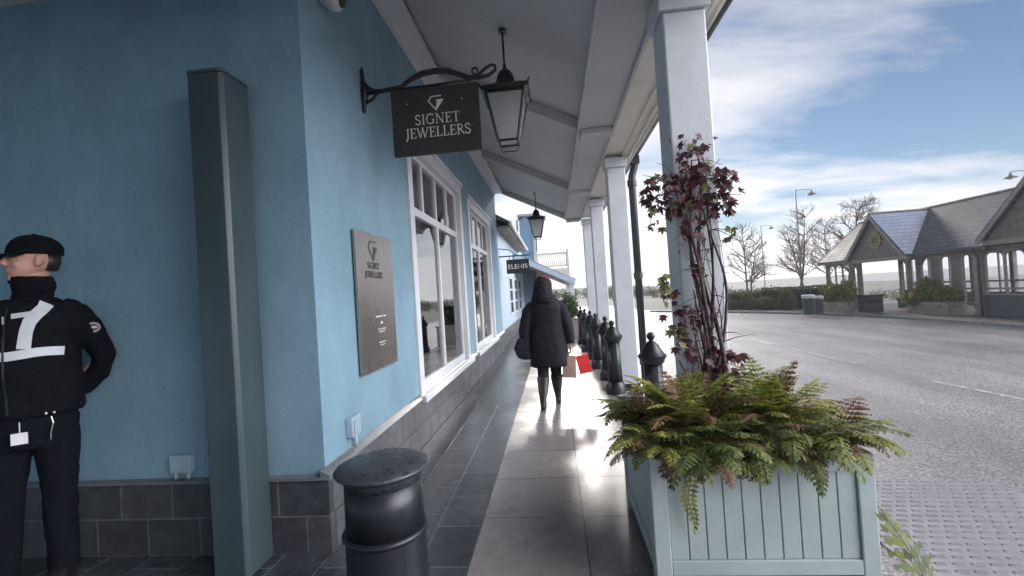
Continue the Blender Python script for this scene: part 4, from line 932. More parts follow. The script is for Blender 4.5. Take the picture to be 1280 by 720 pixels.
b = MB(); b.loft([(-.14, 5.67, 1.30, .175, .13), (-.145, 5.655, 1.37, .155, .135), (-.15, 5.66, 1.44, .125, .13), (-.15, 5.675, 1.52, .118, .125), (-.15, 5.685, 1.585, .105, .115), (-.15, 5.69, 1.63, .070, .08), (-.15, 5.69, 1.648, .02, .03)], 24)
remesh(b.build('hood', 'padded', p), .010, 2, .008, .05)
b = MB(); b.loft([(-.143, 5.72, 1.44, .108, .10), (-.140, 5.72, 1.50, .113, .115), (-.142, 5.72, 1.58, .108, .112), (-.146, 5.715, 1.625, .086, .09), (-.148, 5.71, 1.655, .045, .05), (-.148, 5.71, 1.660, .01, .01)], 24)
remesh(b.build('hat', 'redhat', p), .008, 1, .010, .025)
b = MB()
b.tube([(-.19, 5.67, .76), (-.20, 5.67, .62), (-.207, 5.655, .45), (-.21, 5.61, .33)], [.095, .088, .074, .066], 16); b.tube([(-.05, 5.69, .76), (-.048, 5.71, .62), (-.045, 5.72, .45), (-.043, 5.74, .33)], [.095, .088, .074, .066], 16)
remesh(b.build('leggings', 'navy', p), .008, 2, .004, .05)
b = MB(); b.loft([(-.210, 5.61, 0.385, 0.079, 0.074), (-.213, 5.585, 0.300, 0.072, 0.071), (-.22, 5.54, 0.200, 0.058, 0.060), (-.225, 5.51, .12, .042, .050), (-.225, 5.535, .075, .042, .085), (-.226, 5.56, .04, .042, .115), (-.226, 5.57, .012, .040, .118)], 18)
b.box(-.250, 5.435, .006, -.204, 5.475, .06)
remesh(b.build('boot', 'leather', p), .007, 2)
b = MB(); b.loft([(-.043, 5.735, 0.385, 0.079, 0.074), (-.043, 5.75, 0.300, 0.072, 0.071), (-.042, 5.775, 0.200, 0.058, 0.060), (-.041, 5.79, .12, .042, .052), (-.040, 5.83, .075, .042, .09), (-.039, 5.86, .04, .042, .12), (-.039, 5.87, .012, .040, .122)], 18)
b.box(-.062, 5.73, .006, -.018, 5.775, .06)
remesh(b.build('boot', 'leather', p), .007, 2)
# bags
def paper_bag(name, label, x, y, z0, wd, ht, dp, mt, tilt, hz):
    t = thing(name, label, 'bag', (x, y, z0))
    m_ = Matrix.Translation((x, y, z0+ht)) @ Matrix.Rotation(tilt, 4, 'Y') @ Matrix.Translation((0, 0, -ht))
    mb = MB(); a, d = wd/2, dp/2
    rr = [[(-a*f, -d*g_, z), (0, -d*g_*1.05, z), (a*f, -d*g_, z), (a*f*.97, 0, z), (a*f, d*g_, z), (0, d*g_*1.05, z), (-a*f, d*g_, z), (-a*f*.97, 0, z)] for z, f, g_ in ((0, 1, 1), (ht*.03, 1.01, 1.02), (ht*.5, .98, .95), (ht*.85, .95, .6), (ht, .93, .35))]
    mb.rings(rr); mb.xf(m_); mb.build('bag_body', mt, t, bevel=.003)
    for s_ in (-1, 1):
        mb = MB(); top = hz-z0
        inv = m_.inverted() @ Vector((.155, 5.66+.0, hz)) 
        mb.tube([(-a*.5, s_*d*.3, ht*.99), Vector((-a*.35, s_*d*.3, ht*.99)).lerp(inv, .6), inv, Vector((a*.35, s_*d*.3, ht*.99)).lerp(inv, .6), (a*.5, s_*d*.3, ht*.99)], .005, 6); mb.xf(m_); mb.build('handle', mt, t)
    return t
paper_bag('paper_bag', 'tan paper shopping bag held in the walking person\'s right hand', .135, 5.62, .36, .17, .27, .09, 'tanbag', R(4), .70)
paper_bag('paper_bag', 'bright red paper shopping bag beside the tan one in the walking person\'s hand', .285, 5.70, .39, .16, .23, .08, 'redbag', R(-12), .70)
t = thing('shoulder_bag', 'soft black bag hanging at the walking person\'s left side', 'bag', (-.44, 5.64, .62))
b = MB(); b.loft([(-.415, 5.64, .615, .06, .05), (-.42, 5.64, .64, .10, .065), (-.45, 5.64, .75, .115, .07), (-.43, 5.64, .86, .085, .05), (-.41, 5.64, .90, .06, .03)], 20, 2.6)
remesh(b.build('bag_body', 'navy', t), .010, 2, .008, .05)
MB().tube([(-.36, 5.63, .87), (-.40, 5.62, .95), (-.43, 5.62, .93), (-.47, 5.63, .87)], .007, 6).build('strap', 'leather', t, smooth=True)

# ------------------------------------------------------------------ timber shelter
sh = thing('timber_shelter', 'long open timber shelter with slate roof and a clock gable across the road', 'shelter', (17, 20, gz(17)))
G0 = gz(16)+.09
XR, ZR = 17.7, 4.12; XE, ZEv = 15.30, 2.02
sl_ = (ZR-ZEv)/(XR-XE)
mb = MB(); y0, y1 = 8.5, 27.3
mb.prism([(XE, ZEv), (XR, ZR), (XR, ZR+.09), (XE-.02, ZEv+.07)], 1, y0, y1)
mb.prism([(XR, ZR+.003), (2*XR-XE, ZEv), (2*XR-XE+.02, ZEv+.07), (XR, ZR+.093)], 1, y0, y1); roof = sub(mb.build('roof', 'slate', sh))
MB().tube([(XR, y0, ZR+.10), (XR, y1, ZR+.10)], .06, 8).build('ridge_tile', 'timber', roof)
mb = MB(); mb.box(XE-.05, 17.3, ZEv-.10, XE+.0, 20.4, ZEv+.02); mb.box(XE-.05, 24.6, ZEv-.10, XE, y1, ZEv+.02)
mb.bar((XE, y1+.02, ZEv-.03), (XR, y1+.02, ZR-.02), .05, .20); mb.bar((2*XR-XE, y1+.02, ZEv-.03), (XR, y1+.02, ZR-.02), .05, .20); mb.build('eaves_board', 'timber', sh)
MB().tube([(XE-.09, 17.4, ZEv-.02), (XE-.09, 20.4, ZEv-.02)], .055, 8).build('gutter', 'polegrey', sh, smooth=True)
MB().tube([(XE-.09, 17.75, ZEv-.03), (XE+.05, 17.75, ZEv-.2), (XE+.12, 17.72, ZEv-.35), (XE+.12, 17.72, G0)], .045, 8).build('downpipe', 'polegrey', sh, smooth=True)
def gable(yc, half, ze, za, xf, clock):
    s2 = (za-ze)/half
    mb = MB()
    mb.prism([(yc-half, ze), (yc, za), (yc, za+.09), (yc-half-.02, ze+.07)], 0, xf, XR)
    mb.prism([(yc+half, ze), (yc+half+.02, ze+.07), (yc, za+.093), (yc, za+.003)], 0, xf, XR)
    rf = sub(mb.build('gable_roof', 'slate_sheen', sh))
    MB().tube([(xf, yc, za+.10), (XR, yc, za+.10)], .05, 8).build('ridge_tile', 'timber', rf)
    mb = MB()
    nb = 11; hh = za-.12-ze
    for k in range(nb):
        z0_ = ze+.03+hh*k/nb; z1_ = ze+.03+hh*(k+1)/nb-.02
        w0 = (za-.10-z0_)/s2; w1 = (za-.10-z1_)/s2; w0 = max(.02, w0); w1 = max(.01, w1)
        mb.prism([(yc-w0, z0_), (yc+w0, z0_), (yc+w1, z1_), (yc-w1, z1_)], 0, xf+.22, xf+.25)
    mb.prism([(yc-half+.1, ze+.03), (yc+half-.1, ze+.03), (yc, za-.10)], 0, xf+.255, xf+.27)
    mb.build('gable_boarding', 'timber', sh)
    mb = MB()
    mb.prism([(yc-half-.04, ze-.10), (yc-half+.1, ze-.10), (yc+.0, za-.14), (yc, za+.03)], 0, xf-.03, xf+.03)
    mb.prism([(yc+half+.04, ze-.10), (yc, za+.032), (yc+.0, za-.142), (yc+half-.1, ze-.10)], 0, xf-.033, xf+.027)
    mb.box(xf+.18, yc-half+.05, ze-.14, xf+.30, yc+half-.05, ze+.02)
    mb.build('barge_board', 'timberlight', sh)
    if clock:
        cy_, cz_, r_ = yc-.05, 2.86, .36
        cl = thing('clock', 'round green black clock with gold numerals on the shelter gable', 'clock', (xf+.2, cy_, cz_))
        def disc(r, xa, xb): return [[(x, cy_+rr_*math.cos(2*math.pi*k/36), cz_+rr_*math.sin(2*math.pi*k/36)) for k in range(36)] for x, rr_ in ((xa, r), (xb, r))]
        MB().rings(disc(r_, xf+.218, xf+.17)).build('dial', 'clock', cl)
        mb = MB(); mb.rings([[(x, cy_+rr_*math.cos(2*math.pi*k/36), cz_+rr_*math.sin(2*math.pi*k/36)) for k in range(36)] for x, rr_ in ((xf+.169, r_), (xf+.16, r_), (xf+.16, r_-.045), (xf+.169, r_-.045))], cap=False); mb.build('rim', 'gold', cl)
        mb = MB()
        for k in range(12):
            a = k*math.pi/6; mb.bar((xf+.165, cy_+math.sin(a)*.19, cz_+math.cos(a)*.19), (xf+.165, cy_+math.sin(a)*.285, cz_+math.cos(a)*.285), .035 if k % 3 else .055, .01, up=(1, 0, 0))
        mb.build('numerals', 'gold', cl)
        mb = MB(); mb.bar((xf+.158, cy_, cz_-.03), (xf+.158, cy_+.03, cz_+.20), .03, .006, up=(1, 0, 0)); mb.build('hour_hand', 'gold', cl)
        mb = MB(); mb.bar((xf+.150, cy_+.02, cz_), (xf+.150, cy_-.10, cz_-.24), .022, .006, up=(1, 0, 0)); mb.build('minute_hand', 'gold', cl)
gable(22.5, 2.0, 2.0, 4.06, 15.0, True)
gable(15.3, 2.0, 2.22, 4.25, 15.0, False)
MB().box(15.16, 14.9, 2.95, 15.20, 15.7, 3.35).build('gable_vent', 'polegrey', sh)
def post(x, y, w_=.16, zt=2.0, mt='timber'):
    mb = MB(); mb.box(x-w_/2, y-w_/2, G0, x+w_/2, y+w_/2, zt); mb.box(x-w_/2-.03, y-w_/2-.03, G0-.001, x+w_/2+.03, y+w_/2+.03, G0+.15); mb.build('post', mt, sh, bevel=.01)
def brace(x, y, sy, zt=2.0, s_=.55, ax='y'):
    pts = [((x, y+sy*(s_*(1-math.cos(R(a)))), zt-s_+s_*math.sin(R(a))) if ax == 'y' else (x+sy*(s_*(1-math.cos(R(a)))), y, zt-s_+s_*math.sin(R(a)))) for a in (0, 20, 40, 60, 80)]
    mb = MB()
    for i in range(4): mb.bar(pts[i], pts[i+1], .07, .09, up=(1, 0, 0) if ax == 'y' else (0, 1, 0))
    mb.build('brace', 'timber', sh)
FX = 15.62
for y in (27.0, 24.35, 20.65): post(FX, y)
post(FX, 17.9, .28, mt='timberlight'); post(FX, 13.2, .28)
for y in (24.3, 20.7): post(15.25, y, .15, 1.98); brace(15.25, y, 1 if y < 22 else -1, 1.94, .6)
for y, s_ in ((27.0, -1), (24.45, 1), (20.55, -1), (18.05, 1)): brace(FX, y, s_, 1.92)
brace(FX, 17.75, -1, 2.1); brace(FX, 13.35, 1, 2.1)
mb = MB(); mb.box(FX-.07, 10, 1.90, FX+.07, 27.1, 2.06); mb.box(2*XR-FX-.07, 10, 1.90, 2*XR-FX+.07, 27.1, 2.06); mb.build('wall_plate_beam', 'timber', sh)
# far side: glazed timber screen
BX = 2*XR-FX
mb = MB()
y = 10.0; k = 0
while y <= 27.05:
    big = k % 3 == 0
    w_ = .17 if big else .055; mb.box(BX-w_/2, y-w_/2, G0, BX+w_/2, y+w_/2, 1.9); y += .62; k += 1
mb.box(BX-.04, 10, .55+G0+.5, BX+.04, 27.0, .55+G0+.58); mb.box(BX-.05, 10, G0+.5, BX+.05, 27.0, G0+.6); 
mb.build('rear_frame', 'timber', sh)
MB().box(BX-.02, 10, G0, BX+.02, 27.0, G0+.50).build('rear_low_panel', 'timber', sh)
MB().box(BX-.006, 10, G0+.6, BX+.006, 27.0, 1.9).build('rear_glazing', glassmat('shelter_glass', (.93, .95, .97), 1.2), sh)
# front screens
def screen(ya, yb, n, zb=.0, panels=()):
    mb = MB()
    for i in range(n+1):
        y = ya+(yb-ya)*i/n; mb.box(FX-.035, y-.03, G0, FX+.035, y+.03, 1.9)
    mb.box(FX-.03, ya, G0+.95, FX+.03, yb, G0+1.02); mb.box(FX-.03, ya, G0+.42, FX+.03, yb, G0+.50)
    for i in range(n):                       # arched heads
        y = (ya+(yb-ya)*(i+.5)/n); hw = (yb-ya)/n/2
        for s_ in (-1, 1):
            pts = [(FX, y+s_*hw*math.cos(R(a)), 1.62+.26*math.sin(R(a))) for a in (0, 30, 60, 88)]
            for q in range(3): mb.bar(pts[q], pts[q+1], .05, .06, up=(1, 0, 0))
    mb.build('front_screen', 'timberlight', sh)
    for i in panels:
        y = ya+(yb-ya)*i/n; mb = MB(); mb.box(FX-.02, y+.03, G0+.0, FX+.02, y+(yb-ya)/n-.03, 1.9); mb.build('screen_panel', 'timber', sh)
screen(18.1, 20.5, 5, panels=(1, 3)); screen(24.5, 26.9, 4)
screen(13.4, 17.7, 6, panels=())
MB().box(FX-.05, 13.35, G0, FX+.05, 17.75, G0+.75).build('front_low_panel', mat('grey_boards', (.12, .125, .14), .6, var=.2, vscale=3), sh)
MB().box(FX-.08, 13.35, G0+.752, FX+.08, 17.75, G0+.80).build('rail', 'timberlight', sh)
for y in (17.9, 20.4, 24.4): MB().box(17.6, y, G0, 17.75, y+.15, 3.3).build('inner_post', 'timber', sh)
for k, (y, x) in enumerate(((21.3, 17.0), (23.0, 17.0))):
    t = thing('bench', ('dark bench inside the shelter under the clock gable, nearer one', 'dark bench inside the shelter under the clock gable, farther one')[k], 'bench', (x, y, G0), 'benches in the shelter')
    MB().box(x-.22, y-.7, G0+.40, x+.22, y+.7, G0+.45).build('seat', 'dark', t); MB().box(x+.2, y-.7, G0+.5, x+.24, y+.7, G0+.85).build('backrest', 'dark', t)
    for s_ in (-.6, .6): MB().box(x-.2, y+s_-.03, G0+.001, x+.2, y+s_+.03, G0+.398).build('leg', 'dark', t)

# shelter floor planters with shrubs
def leaves(mb, pts_fn, n, s, rnd):
    for k in range(n):
        p, nr = pts_fn(); d = Vector((rnd.gauss(0, 1), rnd.gauss(0, 1), rnd.gauss(0, 1))).normalized(); u = (d+nr*.4).normalized(); v = u.orthogonal().normalized(); v = Matrix.Rotation(rnd.uniform(0, 6.28), 3, u) @ v; q = u.cross(v); z = s*rnd.uniform(.6, 1.3)
        mb.add([p-v*z*.5, p+q*z*.28, p+v*z*.6, p-q*z*.28], [(0, 1, 2, 3)])
def blob_leaves(mb, c, r, n, s, rnd, inner=.55):
    c = Vector(c)
    def f():
        d = Vector((rnd.gauss(0, 1), rnd.gauss(0, 1), rnd.gauss(0, 1))).normalized(); k = rnd.uniform(inner, 1.0)*(1+.18*mnoise.noise(d*2.3+c))
        return c+Vector((d.x*r[0], d.y*r[1], d.z*r[2]))*k, d
    leaves(mb, f, n, s, rnd)
def box_planter(x0, x1, y0, y1, h, label, mt='timberlight'):
    z = gz((x0+x1)/2)+.087
    t = thing('timber_planter', label, 'planter', ((x0+x1)/2, (y0+y1)/2, z), 'planters in front of the shelter')
    nb = 3
    for k in range(nb):
        za, zb_ = z+h*k/nb+.005, z+h*(k+1)/nb-.005
        mb = MB(); mb.box(x0, y0, za, x1, y0+.05, zb_); mb.box(x0, y1-.05, za, x1, y1, zb_); mb.box(x0, y0+.051, za, x0+.05, y1-.051, zb_); mb.box(x1-.05, y0+.051, za, x1, y1-.051, zb_); mb.build('side_board', mt, t)
    MB().box(x0+.05, y0+.05, z+.01, x1-.05, y1-.05, z+h-.04).build('soil', 'soil', t)
    return z+h
def shrub(c, r, n, s, label, mt, rnd, name='shrub', group=None, core=.6):
    t = thing(name, label, 'shrub', (c[0], c[1], c[2]-r[2]), group)
    mb = MB(); blob_leaves(mb, c, r, n, s, rnd); mb.build('foliage', mt, t)
    mb = MB()
    for k in range(6):
        a = rnd.uniform(0, 6.28); mb.tube([(c[0], c[1], c[2]-r[2]), (c[0]+r[0]*.5*math.cos(a), c[1]+r[1]*.5*math.sin(a), c[2]), (c[0]+r[0]*.7*math.cos(a), c[1]+r[1]*.7*math.sin(a), c[2]+r[2]*.5)], [.03, .02, .01], 5)
    mb.build('stem', 'bark', t); return t
rn = random.Random(33)
zt = box_planter(14.8, 15.45, 18.35, 20.3, .52, 'long pale timber planter of leafy shrubs in front of the shelter')
shrub((15.1, 19.6, zt+.42), (.33, .5, .55), 1500, .16, 'tall yellow green shrub in the long planter, nearer the gable', 'shrubmix', rn, group='shrubs by the shelter')
shrub((15.1, 18.85, zt+.25), (.33, .48, .36), 1000, .14, 'lower shrub at the near end of the long planter', 'shrubmix', rn, group='shrubs by the shelter')
shrub((14.78, 19.95, zt+.12), (.35, .5, .30), 700, .13, 'pale straw coloured plant trailing over the far end of the long planter', leafmat('straw_leaf', (.16, .13, .06), (.42, .36, .12), sc=5), rn, group='shrubs by the shelter')
zt = box_planter(12.8, 13.6, 21.75, 22.75, .50, 'square pale timber planter of shrubs left of the shelter gable')
shrub((13.0, 22.4, zt+.40), (.42, .45, .5), 1200, .15, 'green shrub on the left of the square planter', 'shrubmix', rn, group='shrubs by the shelter')
shrub((13.45, 22.0, zt+.45), (.42, .4, .55), 1200, .15, 'green shrub on the right of the square planter', 'shrubmix', rn, group='shrubs by the shelter')
t = thing('litter_bin', 'dark square litter bin just right of the square planter', 'bin', (14.2, 21.6, gz(14.2)))
z = gz(14.2)+.087; MB().box(13.85, 21.3, z, 14.55, 21.9, z+.72).build('bin_body', 'polegrey', t, bevel=.02); MB().box(13.80, 21.25, z+.722, 14.60, 21.95, z+.80).build('lid', 'dark', t, bevel=.02)
for k in range(2): MB().box(13.86+.35*k, 21.285, z+.42, 14.18+.35*k, 21.298, z+.60).build('slot', 'dark', t)
# bins by the kerb
def round_bin(x, y, h, r, label, mt):
    z = gz(x)+.087; t = thing('litter_bin', label, 'bin', (x, y, z), 'cylindrical bins by the far kerb')
    MB().lathe([(r*.92, 0), (r*.95, .04), (r, h*.80), (r, h*.82)], (x, y, z), 24).build('bin_body', mt, t, auto=True)
    MB().lathe([(r*1.08, h*.822), (r*1.12, h*.86), (r*1.10, h*.97), (r*.9, h)], (x, y, z), 24).build('lid', 'plasticw', t, auto=True)
round_bin(11.35, 21.2, .88, .24, 'taller green round bin with a pale rim by the far kerb', 'bin'); round_bin(12.15, 21.9, .80, .20, 'shorter grey round bin with a pale lid by the far kerb', 'polegrey')

# hedge, topiary, low shrubs
def hedge_run(x0, y0, x1, y1, h, th, label, dens=900):
    z0 = gz((x0+x1)/2)-.02; d = Vector((x1-x0, y1-y0, 0)); L = d.length; d.normalize(); s_ = Vector((-d.y, d.x, 0))
    t = thing('hedge', label, 'hedge', ((x0+x1)/2, (y0+y1)/2, z0))
    mb = MB(); o = Vector((x0, y0, z0)); rr = []
    c = [o-s_*th*.42, o+d*L-s_*th*.42, o+d*L+s_*th*.42, o+s_*th*.42]
    mb.rings([[v.copy() for v in c], [v+Vector((0, 0, h*.93)) for v in c]]); mb.build('core', 'shrubcore', t)
    mb = MB(); rnd = random.Random(9)
    def f():
        u = rnd.random()*L; k = rnd.random()
        wob = .05*mnoise.noise(Vector((u*1.3, 0, 3)))
        if k < .62: return o+d*u+s_*(-th/2+rnd.uniform(-.03, .06)+wob)+Vector((0, 0, rnd.random()*h)), -s_
        if k < .92: return o+d*u+s_*rnd.uniform(-.5, .5)*th+Vector((0, 0, h+rnd.uniform(-.05, .05)+wob)), Vector((0, 0, 1))
        return o+d*(0 if rnd.random() < .5 else L)+s_*rnd.uniform(-.5, .5)*th+Vector((0, 0, rnd.random()*h)), -d
    leaves(mb, f, int(dens*L), .10, rnd); mb.build('foliage', 'hedge', t)
hedge_run(8.9, 28.6, 12.2, 27.2, 1.02, .9, 'low clipped hedge on the left behind the bushes')
hedge_run(11.9, 26.9, 15.2, 25.3, 1.30, .9, 'taller clipped hedge on the right running up to the shelter')
def cone(x, y, h, r, label):
    z = gz(x)+.02; t = thing('topiary', label, 'topiary', (x, y, z), 'clipped cone bushes in front of the hedge'); rnd = random.Random(int(x*100))
    MB().lathe([(r*.75, .02), (r*.85, h*.3), (r*.7, h*.6), (r*.4, h*.85), (.03, h*.95)], (x, y, z), 16).build('core', 'shrubcore', t)
    mb = MB()
    def f():
        u = rnd.random()**.8; a = rnd.uniform(0, 6.28); rad = r*(.92+.1*math.sin(u*3))*max(.0, 1-u**2.4)**.5*(1+.08*rnd.gauss(0, 1)); return Vector((x+rad*math.cos(a), y+rad*math.sin(a), z+u*h)), Vector((math.cos(a), math.sin(a), .3))
    leaves(mb, f, 2200, .07, rnd); mb.build('foliage', 'topiary', t)
cone(10.85, 26.3, 1.06, .42, 'smaller clipped cone bush, left of the pair'); cone(12.5, 25.4, 1.24, .46, 'larger clipped cone bush, right of the pair')
def ballb(x, y, r, label):
    z = gz(x)+.02; t = thing('low_bush', label, 'bush', (x, y, z), 'low rounded bushes in front of the hedge'); rnd = random.Random(int(x*77))
    MB().ell((x, y, z+r[2]*.45), (r[0]*.85, r[1]*.85, r[2]*.5), 14, 8).build('core', 'shrubcore', t)
    mb = MB(); blob_leaves(mb, (x, y, z+r[2]*.5), (r[0], r[1], r[2]*.6), 1500, .07, rnd, .8); mb.build('foliage', 'topiary', t)
ballb(10.1, 26.9, (.50, .4, .62), 'lower rounded bush at the left end'); ballb(11.65, 25.9, (.62, .45, .75), 'rounded bush between the two clipped cones')

# bare trees
def bare_tree(x, y, h, label, seed, spread=.5, tr=.10, depth=5, up=.25, kids_=(3, 4)):
    rnd = random.Random(seed); z = gz(x)-.05
    t = thing('bare_tree', label, 'tree', (x, y, z), 'leafless trees beyond the hedge'); tk = MB(); cr = MB()
    def grow(p, d, L, r, lv):
        pts = [p]; n = 4
        for i in range(n):
            d = (d+Vector((rnd.gauss(0, .11), rnd.gauss(0, .11), up*.22))).normalized(); p = p+d*L/n; pts.append(p)
        (tk if lv == 0 else cr).tube(pts, [max(.006, r*(1-.35*i/n)) for i in range(n+1)], 6 if lv < 2 else 3, cap=False)
        if lv >= depth: return
        for k in range(rnd.randint(*kids_)):
            f = rnd.uniform(.35, 1.0); q = pts[min(n, int(f*n))]; a = d.orthogonal().normalized(); a = Matrix.Rotation(rnd.uniform(0, 6.28), 3, d) @ a
            grow(q, (d+a*rnd.uniform(.5, 1.1)*spread*2).normalized(), L*rnd.uniform(.52, .74), r*.5, lv+1)
    # central leader with whorls of branches
    lead = [Vector((x, y, z))]; n = 9; d = Vector((0, 0, 1))
    for i in range(n): d = (d+Vector((rnd.gauss(0, .05), rnd.gauss(0, .05), .1))).normalized(); lead.append(lead[-1]+d*h/n)
    tk.tube(lead, [tr*(1-.85*i/n) for i in range(n+1)], 7)
    for i in range(3, n+1):
        for k in range(4):
            a = rnd.uniform(0, 6.28); L = h*.31*(1-.55*(i-3)/(n-3)); grow(lead[i], Vector((math.cos(a), math.sin(a), rnd.uniform(.3, .9))).normalized(), L, tr*.35*(1-.6*i/n)+.012, 2)
    tk.build('trunk', 'bark', t, smooth=True); cr.build('crown', 'twig', t)
bare_tree(14.0, 34.0, 5.3, 'slender bare tree nearest the wrapped column', 1, .42, .09, 4)
bare_tree(17.9, 34.5, 6.3, 'bare tree just left of the tall lamp post', 2, .5, .11, 4)
bare_tree(19.2, 31.0, 6.0, 'broad bare tree partly behind the shelter roof', 5, .6, .15, 5)
bare_tree(13.2, 44, 5.6, 'distant bare tree close to the right edge of the wrapped column', 8, .5, .10, 4)
bare_tree(16.0, 38.0, 4.9, 'small bare tree between the two lamp posts', 15, .5, .09, 4)
bare_tree(20.3, 38.5, 5.6, 'bare tree just right of the tall lamp post', 19, .55, .10, 4)
bare_tree(24.5, 42.0, 6.5, 'bare tree farthest back behind the shelter', 11, .55, .12, 4)

# lamp posts
def lamp_post(x, y, ztop, label, side=1, arm=1.3, small=True):
    z = gz(x)-.05; t = thing('lamp_post', label, 'lamp post', (x, y, z), 'tall grey lamp posts beyond the hedge')
    MB().tube([(x, y, z), (x, y, z+1.2), (x, y, z+1.25), (x, y, ztop)], [.11, .10, .07, .05], 10).build('pole', 'polegrey', t, smooth=True)
    def head(hx, hz, s_):
        mb = MB(); mb.tube([(x, y, hz+.02), (x+(hx-x)*.5, y, hz+.06), (hx, y, hz)], .028, 6); mb.tube([(hx, y, hz), (hx, y, hz-.12*s_)], .03, 6); mb.build('arm', 'polegrey', t)
        MB().lathe([(.05*s_, -.08*s_), (.09*s_, -.12*s_), (.12*s_, -.26*s_), (.36*s_, -.36*s_), (.38*s_, -.40*s_), (.20*s_, -.41*s_)], (hx, y, hz), 18).build('lamp_shade', 'polegrey', t, auto=True)
        MB().ell((hx, y, hz-.43*s_), (.16*s_, .16*s_, .09*s_), 12, 6).build('lens', 'plasticw', t, smooth=True)
    head(x+side*arm, ztop-.08, 1.0)
    if small: head(x+side*.45, ztop-2.1, .75)
    return t
lamp_post(21.0, 40, 8.75, 'tall twin headed lamp post standing left of the shelter roof')
lamp_post(27.9, 62, 8.4, 'shorter looking lamp post farther off, left of the tall one')
lamp_post(33.1, 34, 7.75, 'lamp post behind the shelter roof at the right edge, only its head in view', -1, 1.05)
lamp_post(7.7, 60, 7.9, 'very distant thin lamp post between the second and third columns', 1, 1.0)

# ------------------------------------------------------------------ next shop and far end
nb_ = thing('next_shop', 'paler second shop along the arcade behind the small dark shop sign', 'building', (-1.6, 15, 0))
mb = MB(); mb.box(-9, 11.76, 0, -1.50, 21.9, 3.75); mb.build('wall', 'farwhite', nb_)
MB().box(-9, 11.77, 0.001, -1.46, 21.8, .42).build('plinth', 'plinthY', nb_)
mb = MB(); mb.prism([(-4, 5.0), (-1.12, 3.32), (-1.12, 3.44), (-4, 5.12)], 1, 11.9, 19.5); mb.build('roof', 'slate', nb_)
mb = MB(); mb.box(-1.49, 11.92, 3.26, -1.14, 19.5, 3.31); mb.build('eaves_soffit', 'timber', nb_)
MB().tube([(-1.08, 11.92, 3.38), (-1.08, 19.5, 3.34)], .06, 8).build('gutter', 'white', nb_, smooth=True)
for y in (14.6, 16.4, 18.3):
    w_ = sub(MB().box(-1.50, y, .75, -1.455, y+.9, 2.05).build('window', 'white', nb_)); mb = MB()
    for k in range(2):
        for q in range(3): mb.box(-1.454, y+.08+.39*k, .83+.40*q, -1.446, y+.42+.39*k, 1.17+.40*q)
    mb.build('pane', 'dark', w_)
# sign of the next shop
t = thing('hanging_sign', 'small black ELEMIS sign on an iron bracket at the next shop', 'sign', (-1.4, 12.5, 2.2))
MB().box(-1.30, 12.48, 2.02, -.66, 12.52, 2.42).build('board', 'dark', t, bevel=.004)
mb = MB(); text(mb, 'ELEMIS', .125, (-.98, 12.479, 2.155), (1, 0, 0), (0, 0, 1), font=SANS, gap=.06); mb.build('lettering', 'lettering', t)
mb = MB(); mb.tube([(-1.50, 12.5, 2.52), (-.62, 12.5, 2.52)], .018, 8); mb.tube([(-1.50, 12.5, 2.75), (-1.2, 12.5, 2.70), (-1.0, 12.5, 2.53)], .014, 6); mb.tube([(-.62, 12.5, 2.52), (-.56, 12.5, 2.56), (-.60, 12.5, 2.61)], .012, 6)
for x in (-1.2, -.76): mb.tube([(x, 12.5, 2.52), (x, 12.5, 2.40)], .008, 6)
mb.build('bracket', 'iron', t)
# turret
t = thing('blue_turret', 'narrow blue grey turret with a black drainpipe rising above the next shop', 'turret', (-1.1, 22.3, 0))
mb = MB(); mb.box(-1.52, 22.0, 0, -.80, 22.9, 5.25); mb.build('wall', 'farblue', t); MB().box(-.90, 21.97, 2.6, -.78, 22.1, 5.2).build('corner_board', 'white', t); MB().box(-1.60, 21.9, 5.25, -.70, 23.0, 5.36).build('capping', 'awn', t)
MB().tube([(-1.35, 21.9, 5.2), (-1.62, 21.9, 5.05), (-1.64, 21.9, 3.6)], .035, 7).build('drainpipe', 'iron', t); MB().tube([(-.72, 21.9, 4.7), (-.74, 21.9, 3.0)], .03, 7).build('drainpipe', 'iron', t)
# second canopy with balcony
t = thing('far_canopy', 'pale sloping canopy beyond the walking person, with lead coloured edge', 'canopy', (-.3, 17, 2.5))
MB().prism([(-1.45, 2.92), (.80, 1.80), (.86, 1.86), (-1.45, 3.02)], 1, 17.0, 24).build('roof', 'awn', t)
MB().prism([(-1.45, 2.78), (.80, 1.64), (.82, 1.82), (-1.45, 2.96)], 1, 16.95, 16.998).build('end_board', 'farwhite', t)
mb = MB(); k = 17.15
while k < 24: mb.prism([(-1.45, 2.76), (.78, 1.66), (.78, 1.78), (-1.45, 2.90)], 1, k, k+.07); k += .55
mb.build('rafters', 'rail', t)
for y in (17.2, 20, 23): MB().box(.60, y, -.1, .76, y+.16, 1.70).build('post', 'white', t)
t = thing('balcony', 'cream timber balcony railing above the far canopy', 'balcony', (0, 20, 2.4))
MB().box(-.66, 19.96, 3.10, .64, 20.04, 3.18).build('top_rail', 'rail', t); MB().box(-.66, 19.97, 2.55, .64, 20.03, 2.61).build('bottom_rail', 'rail', t)
mb = MB(); x = -.66
while x < .62: mb.box(x, 19.98, 2.61, x+.035, 20.02, 3.10); x += .09
mb.build('baluster', 'rail', t)['label'] = 'row of slim balusters'
for x in (-.75, .64): MB().box(x, 19.94, 2.2, x+.09, 20.06, 3.30).build('newel', 'rail', t)
MB().box(-.75, 19.9, 2.1, .73, 23.5, 2.45).build('deck', 'rail', t)
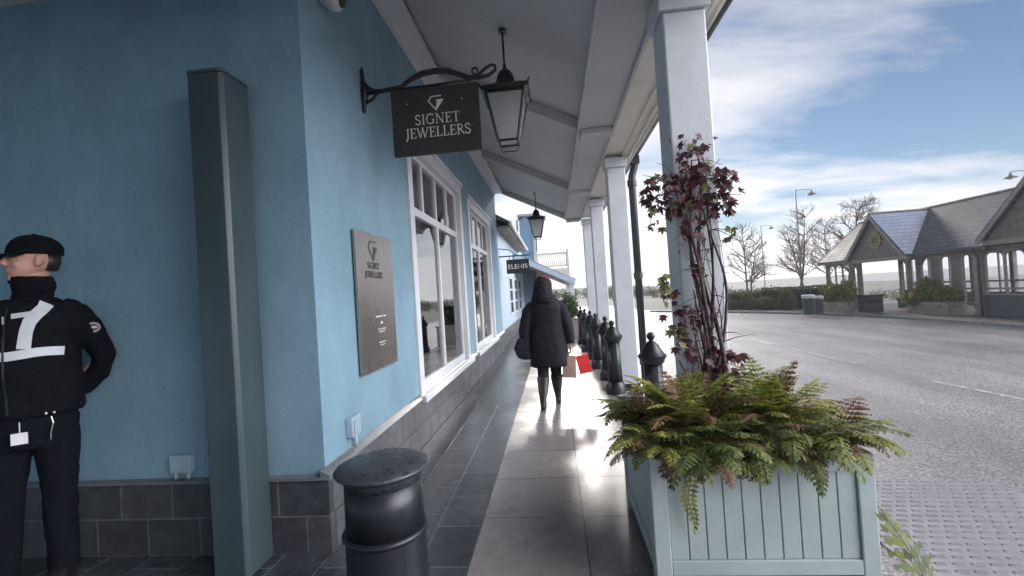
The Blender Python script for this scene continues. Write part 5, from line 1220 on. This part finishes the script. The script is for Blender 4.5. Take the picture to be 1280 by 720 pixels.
# end-of-arcade planter and shrub
t = thing('stone_planter', 'pale low stone planter at the far end of the walkway', 'planter', (.45, 13.8, 0))
MB().box(.10, 13.5, .003, .72, 14.3, .55).build('box', 'farpave', t, bevel=.02); MB().box(.07, 13.47, .552, .75, 14.33, .60).build('rim', 'farpave', t, bevel=.01)
shrub((.40, 13.9, .88), (.28, .3, .36), 1200, .10, 'dark leafy shrub in the stone planter at the far end of the walkway', 'hedge', random.Random(3))
shrub((.48, 16.0, .75), (.32, .4, .62), 1200, .12, 'taller loose shrub behind the stone planter', 'hedge', random.Random(4))

# distant land
mb = MB(); n = 90; rr = []
for j, (yy, amp) in enumerate(((150, 0), (165, 1), (200, .6), (260, .1))):
    rr.append([(-120+i*6, yy+8*mnoise.noise(Vector((i*.3, j, 0))), gz(-120+i*6)-.2+amp*(3.1+1.6*mnoise.noise(Vector((i*.12, 0, 5)))+.7*mnoise.noise(Vector((i*.9, j, 5))))) for i in range(n)])
vs = [p for r in rr for p in r]; fs = [(j*n+i, j*n+i+1, (j+1)*n+i+1, (j+1)*n+i) for j in range(3) for i in range(n-1)]
struct(mb.add(vs, fs).build('hills', 'hill', smooth=True), 'low wooded rise along the horizon')
def far_trees(name, x0, x1, yy, hmin, hmax, n, label, mt):
    mb = MB(); rnd = random.Random(int(yy))
    for k in range(n):
        x = rnd.uniform(x0, x1); y = yy+rnd.uniform(-3, 3); h = rnd.uniform(hmin, hmax)*(1+.5*mnoise.noise(Vector((x*.15, 0, yy)))); blob_leaves(mb, (x, y, gz(x)+h*.5), (h*.6, h*.6, h*.55), 90, .30, rnd, .3)
    return tag(mb.build(name, mt), label, 'trees', kind='stuff')
far_trees('distant_scrub', -5, 60, 75, 1.2, 2.2, 170, 'far off hazy scrub and hedges along the edge of the car park', 'hedge')

hz_ = MB().box(-125, -45, -8.5, 420, 320, 16).build('haze', M['dark']); hz_['kind'] = 'stuff'; hz_['label'] = 'thin pale winter haze over the street and car park'; hz_['category'] = 'haze'
hm = bpy.data.materials.new('haze'); hm.use_nodes = True; n_ = hm.node_tree.nodes; n_.remove(n_['Principled BSDF'])
pv = n_.new('ShaderNodeVolumePrincipled'); pv.inputs['Color'].default_value = (.93, .93, .96, 1); pv.inputs['Density'].default_value = HAZE; pv.inputs['Anisotropy'].default_value = .3
hm.node_tree.links.new(pv.outputs[0], n_['Material Output'].inputs['Volume']); hz_.data.materials.clear(); hz_.data.materials.append(hm)
for o in bpy.data.objects:
    if '_o' in o: del o['_o']
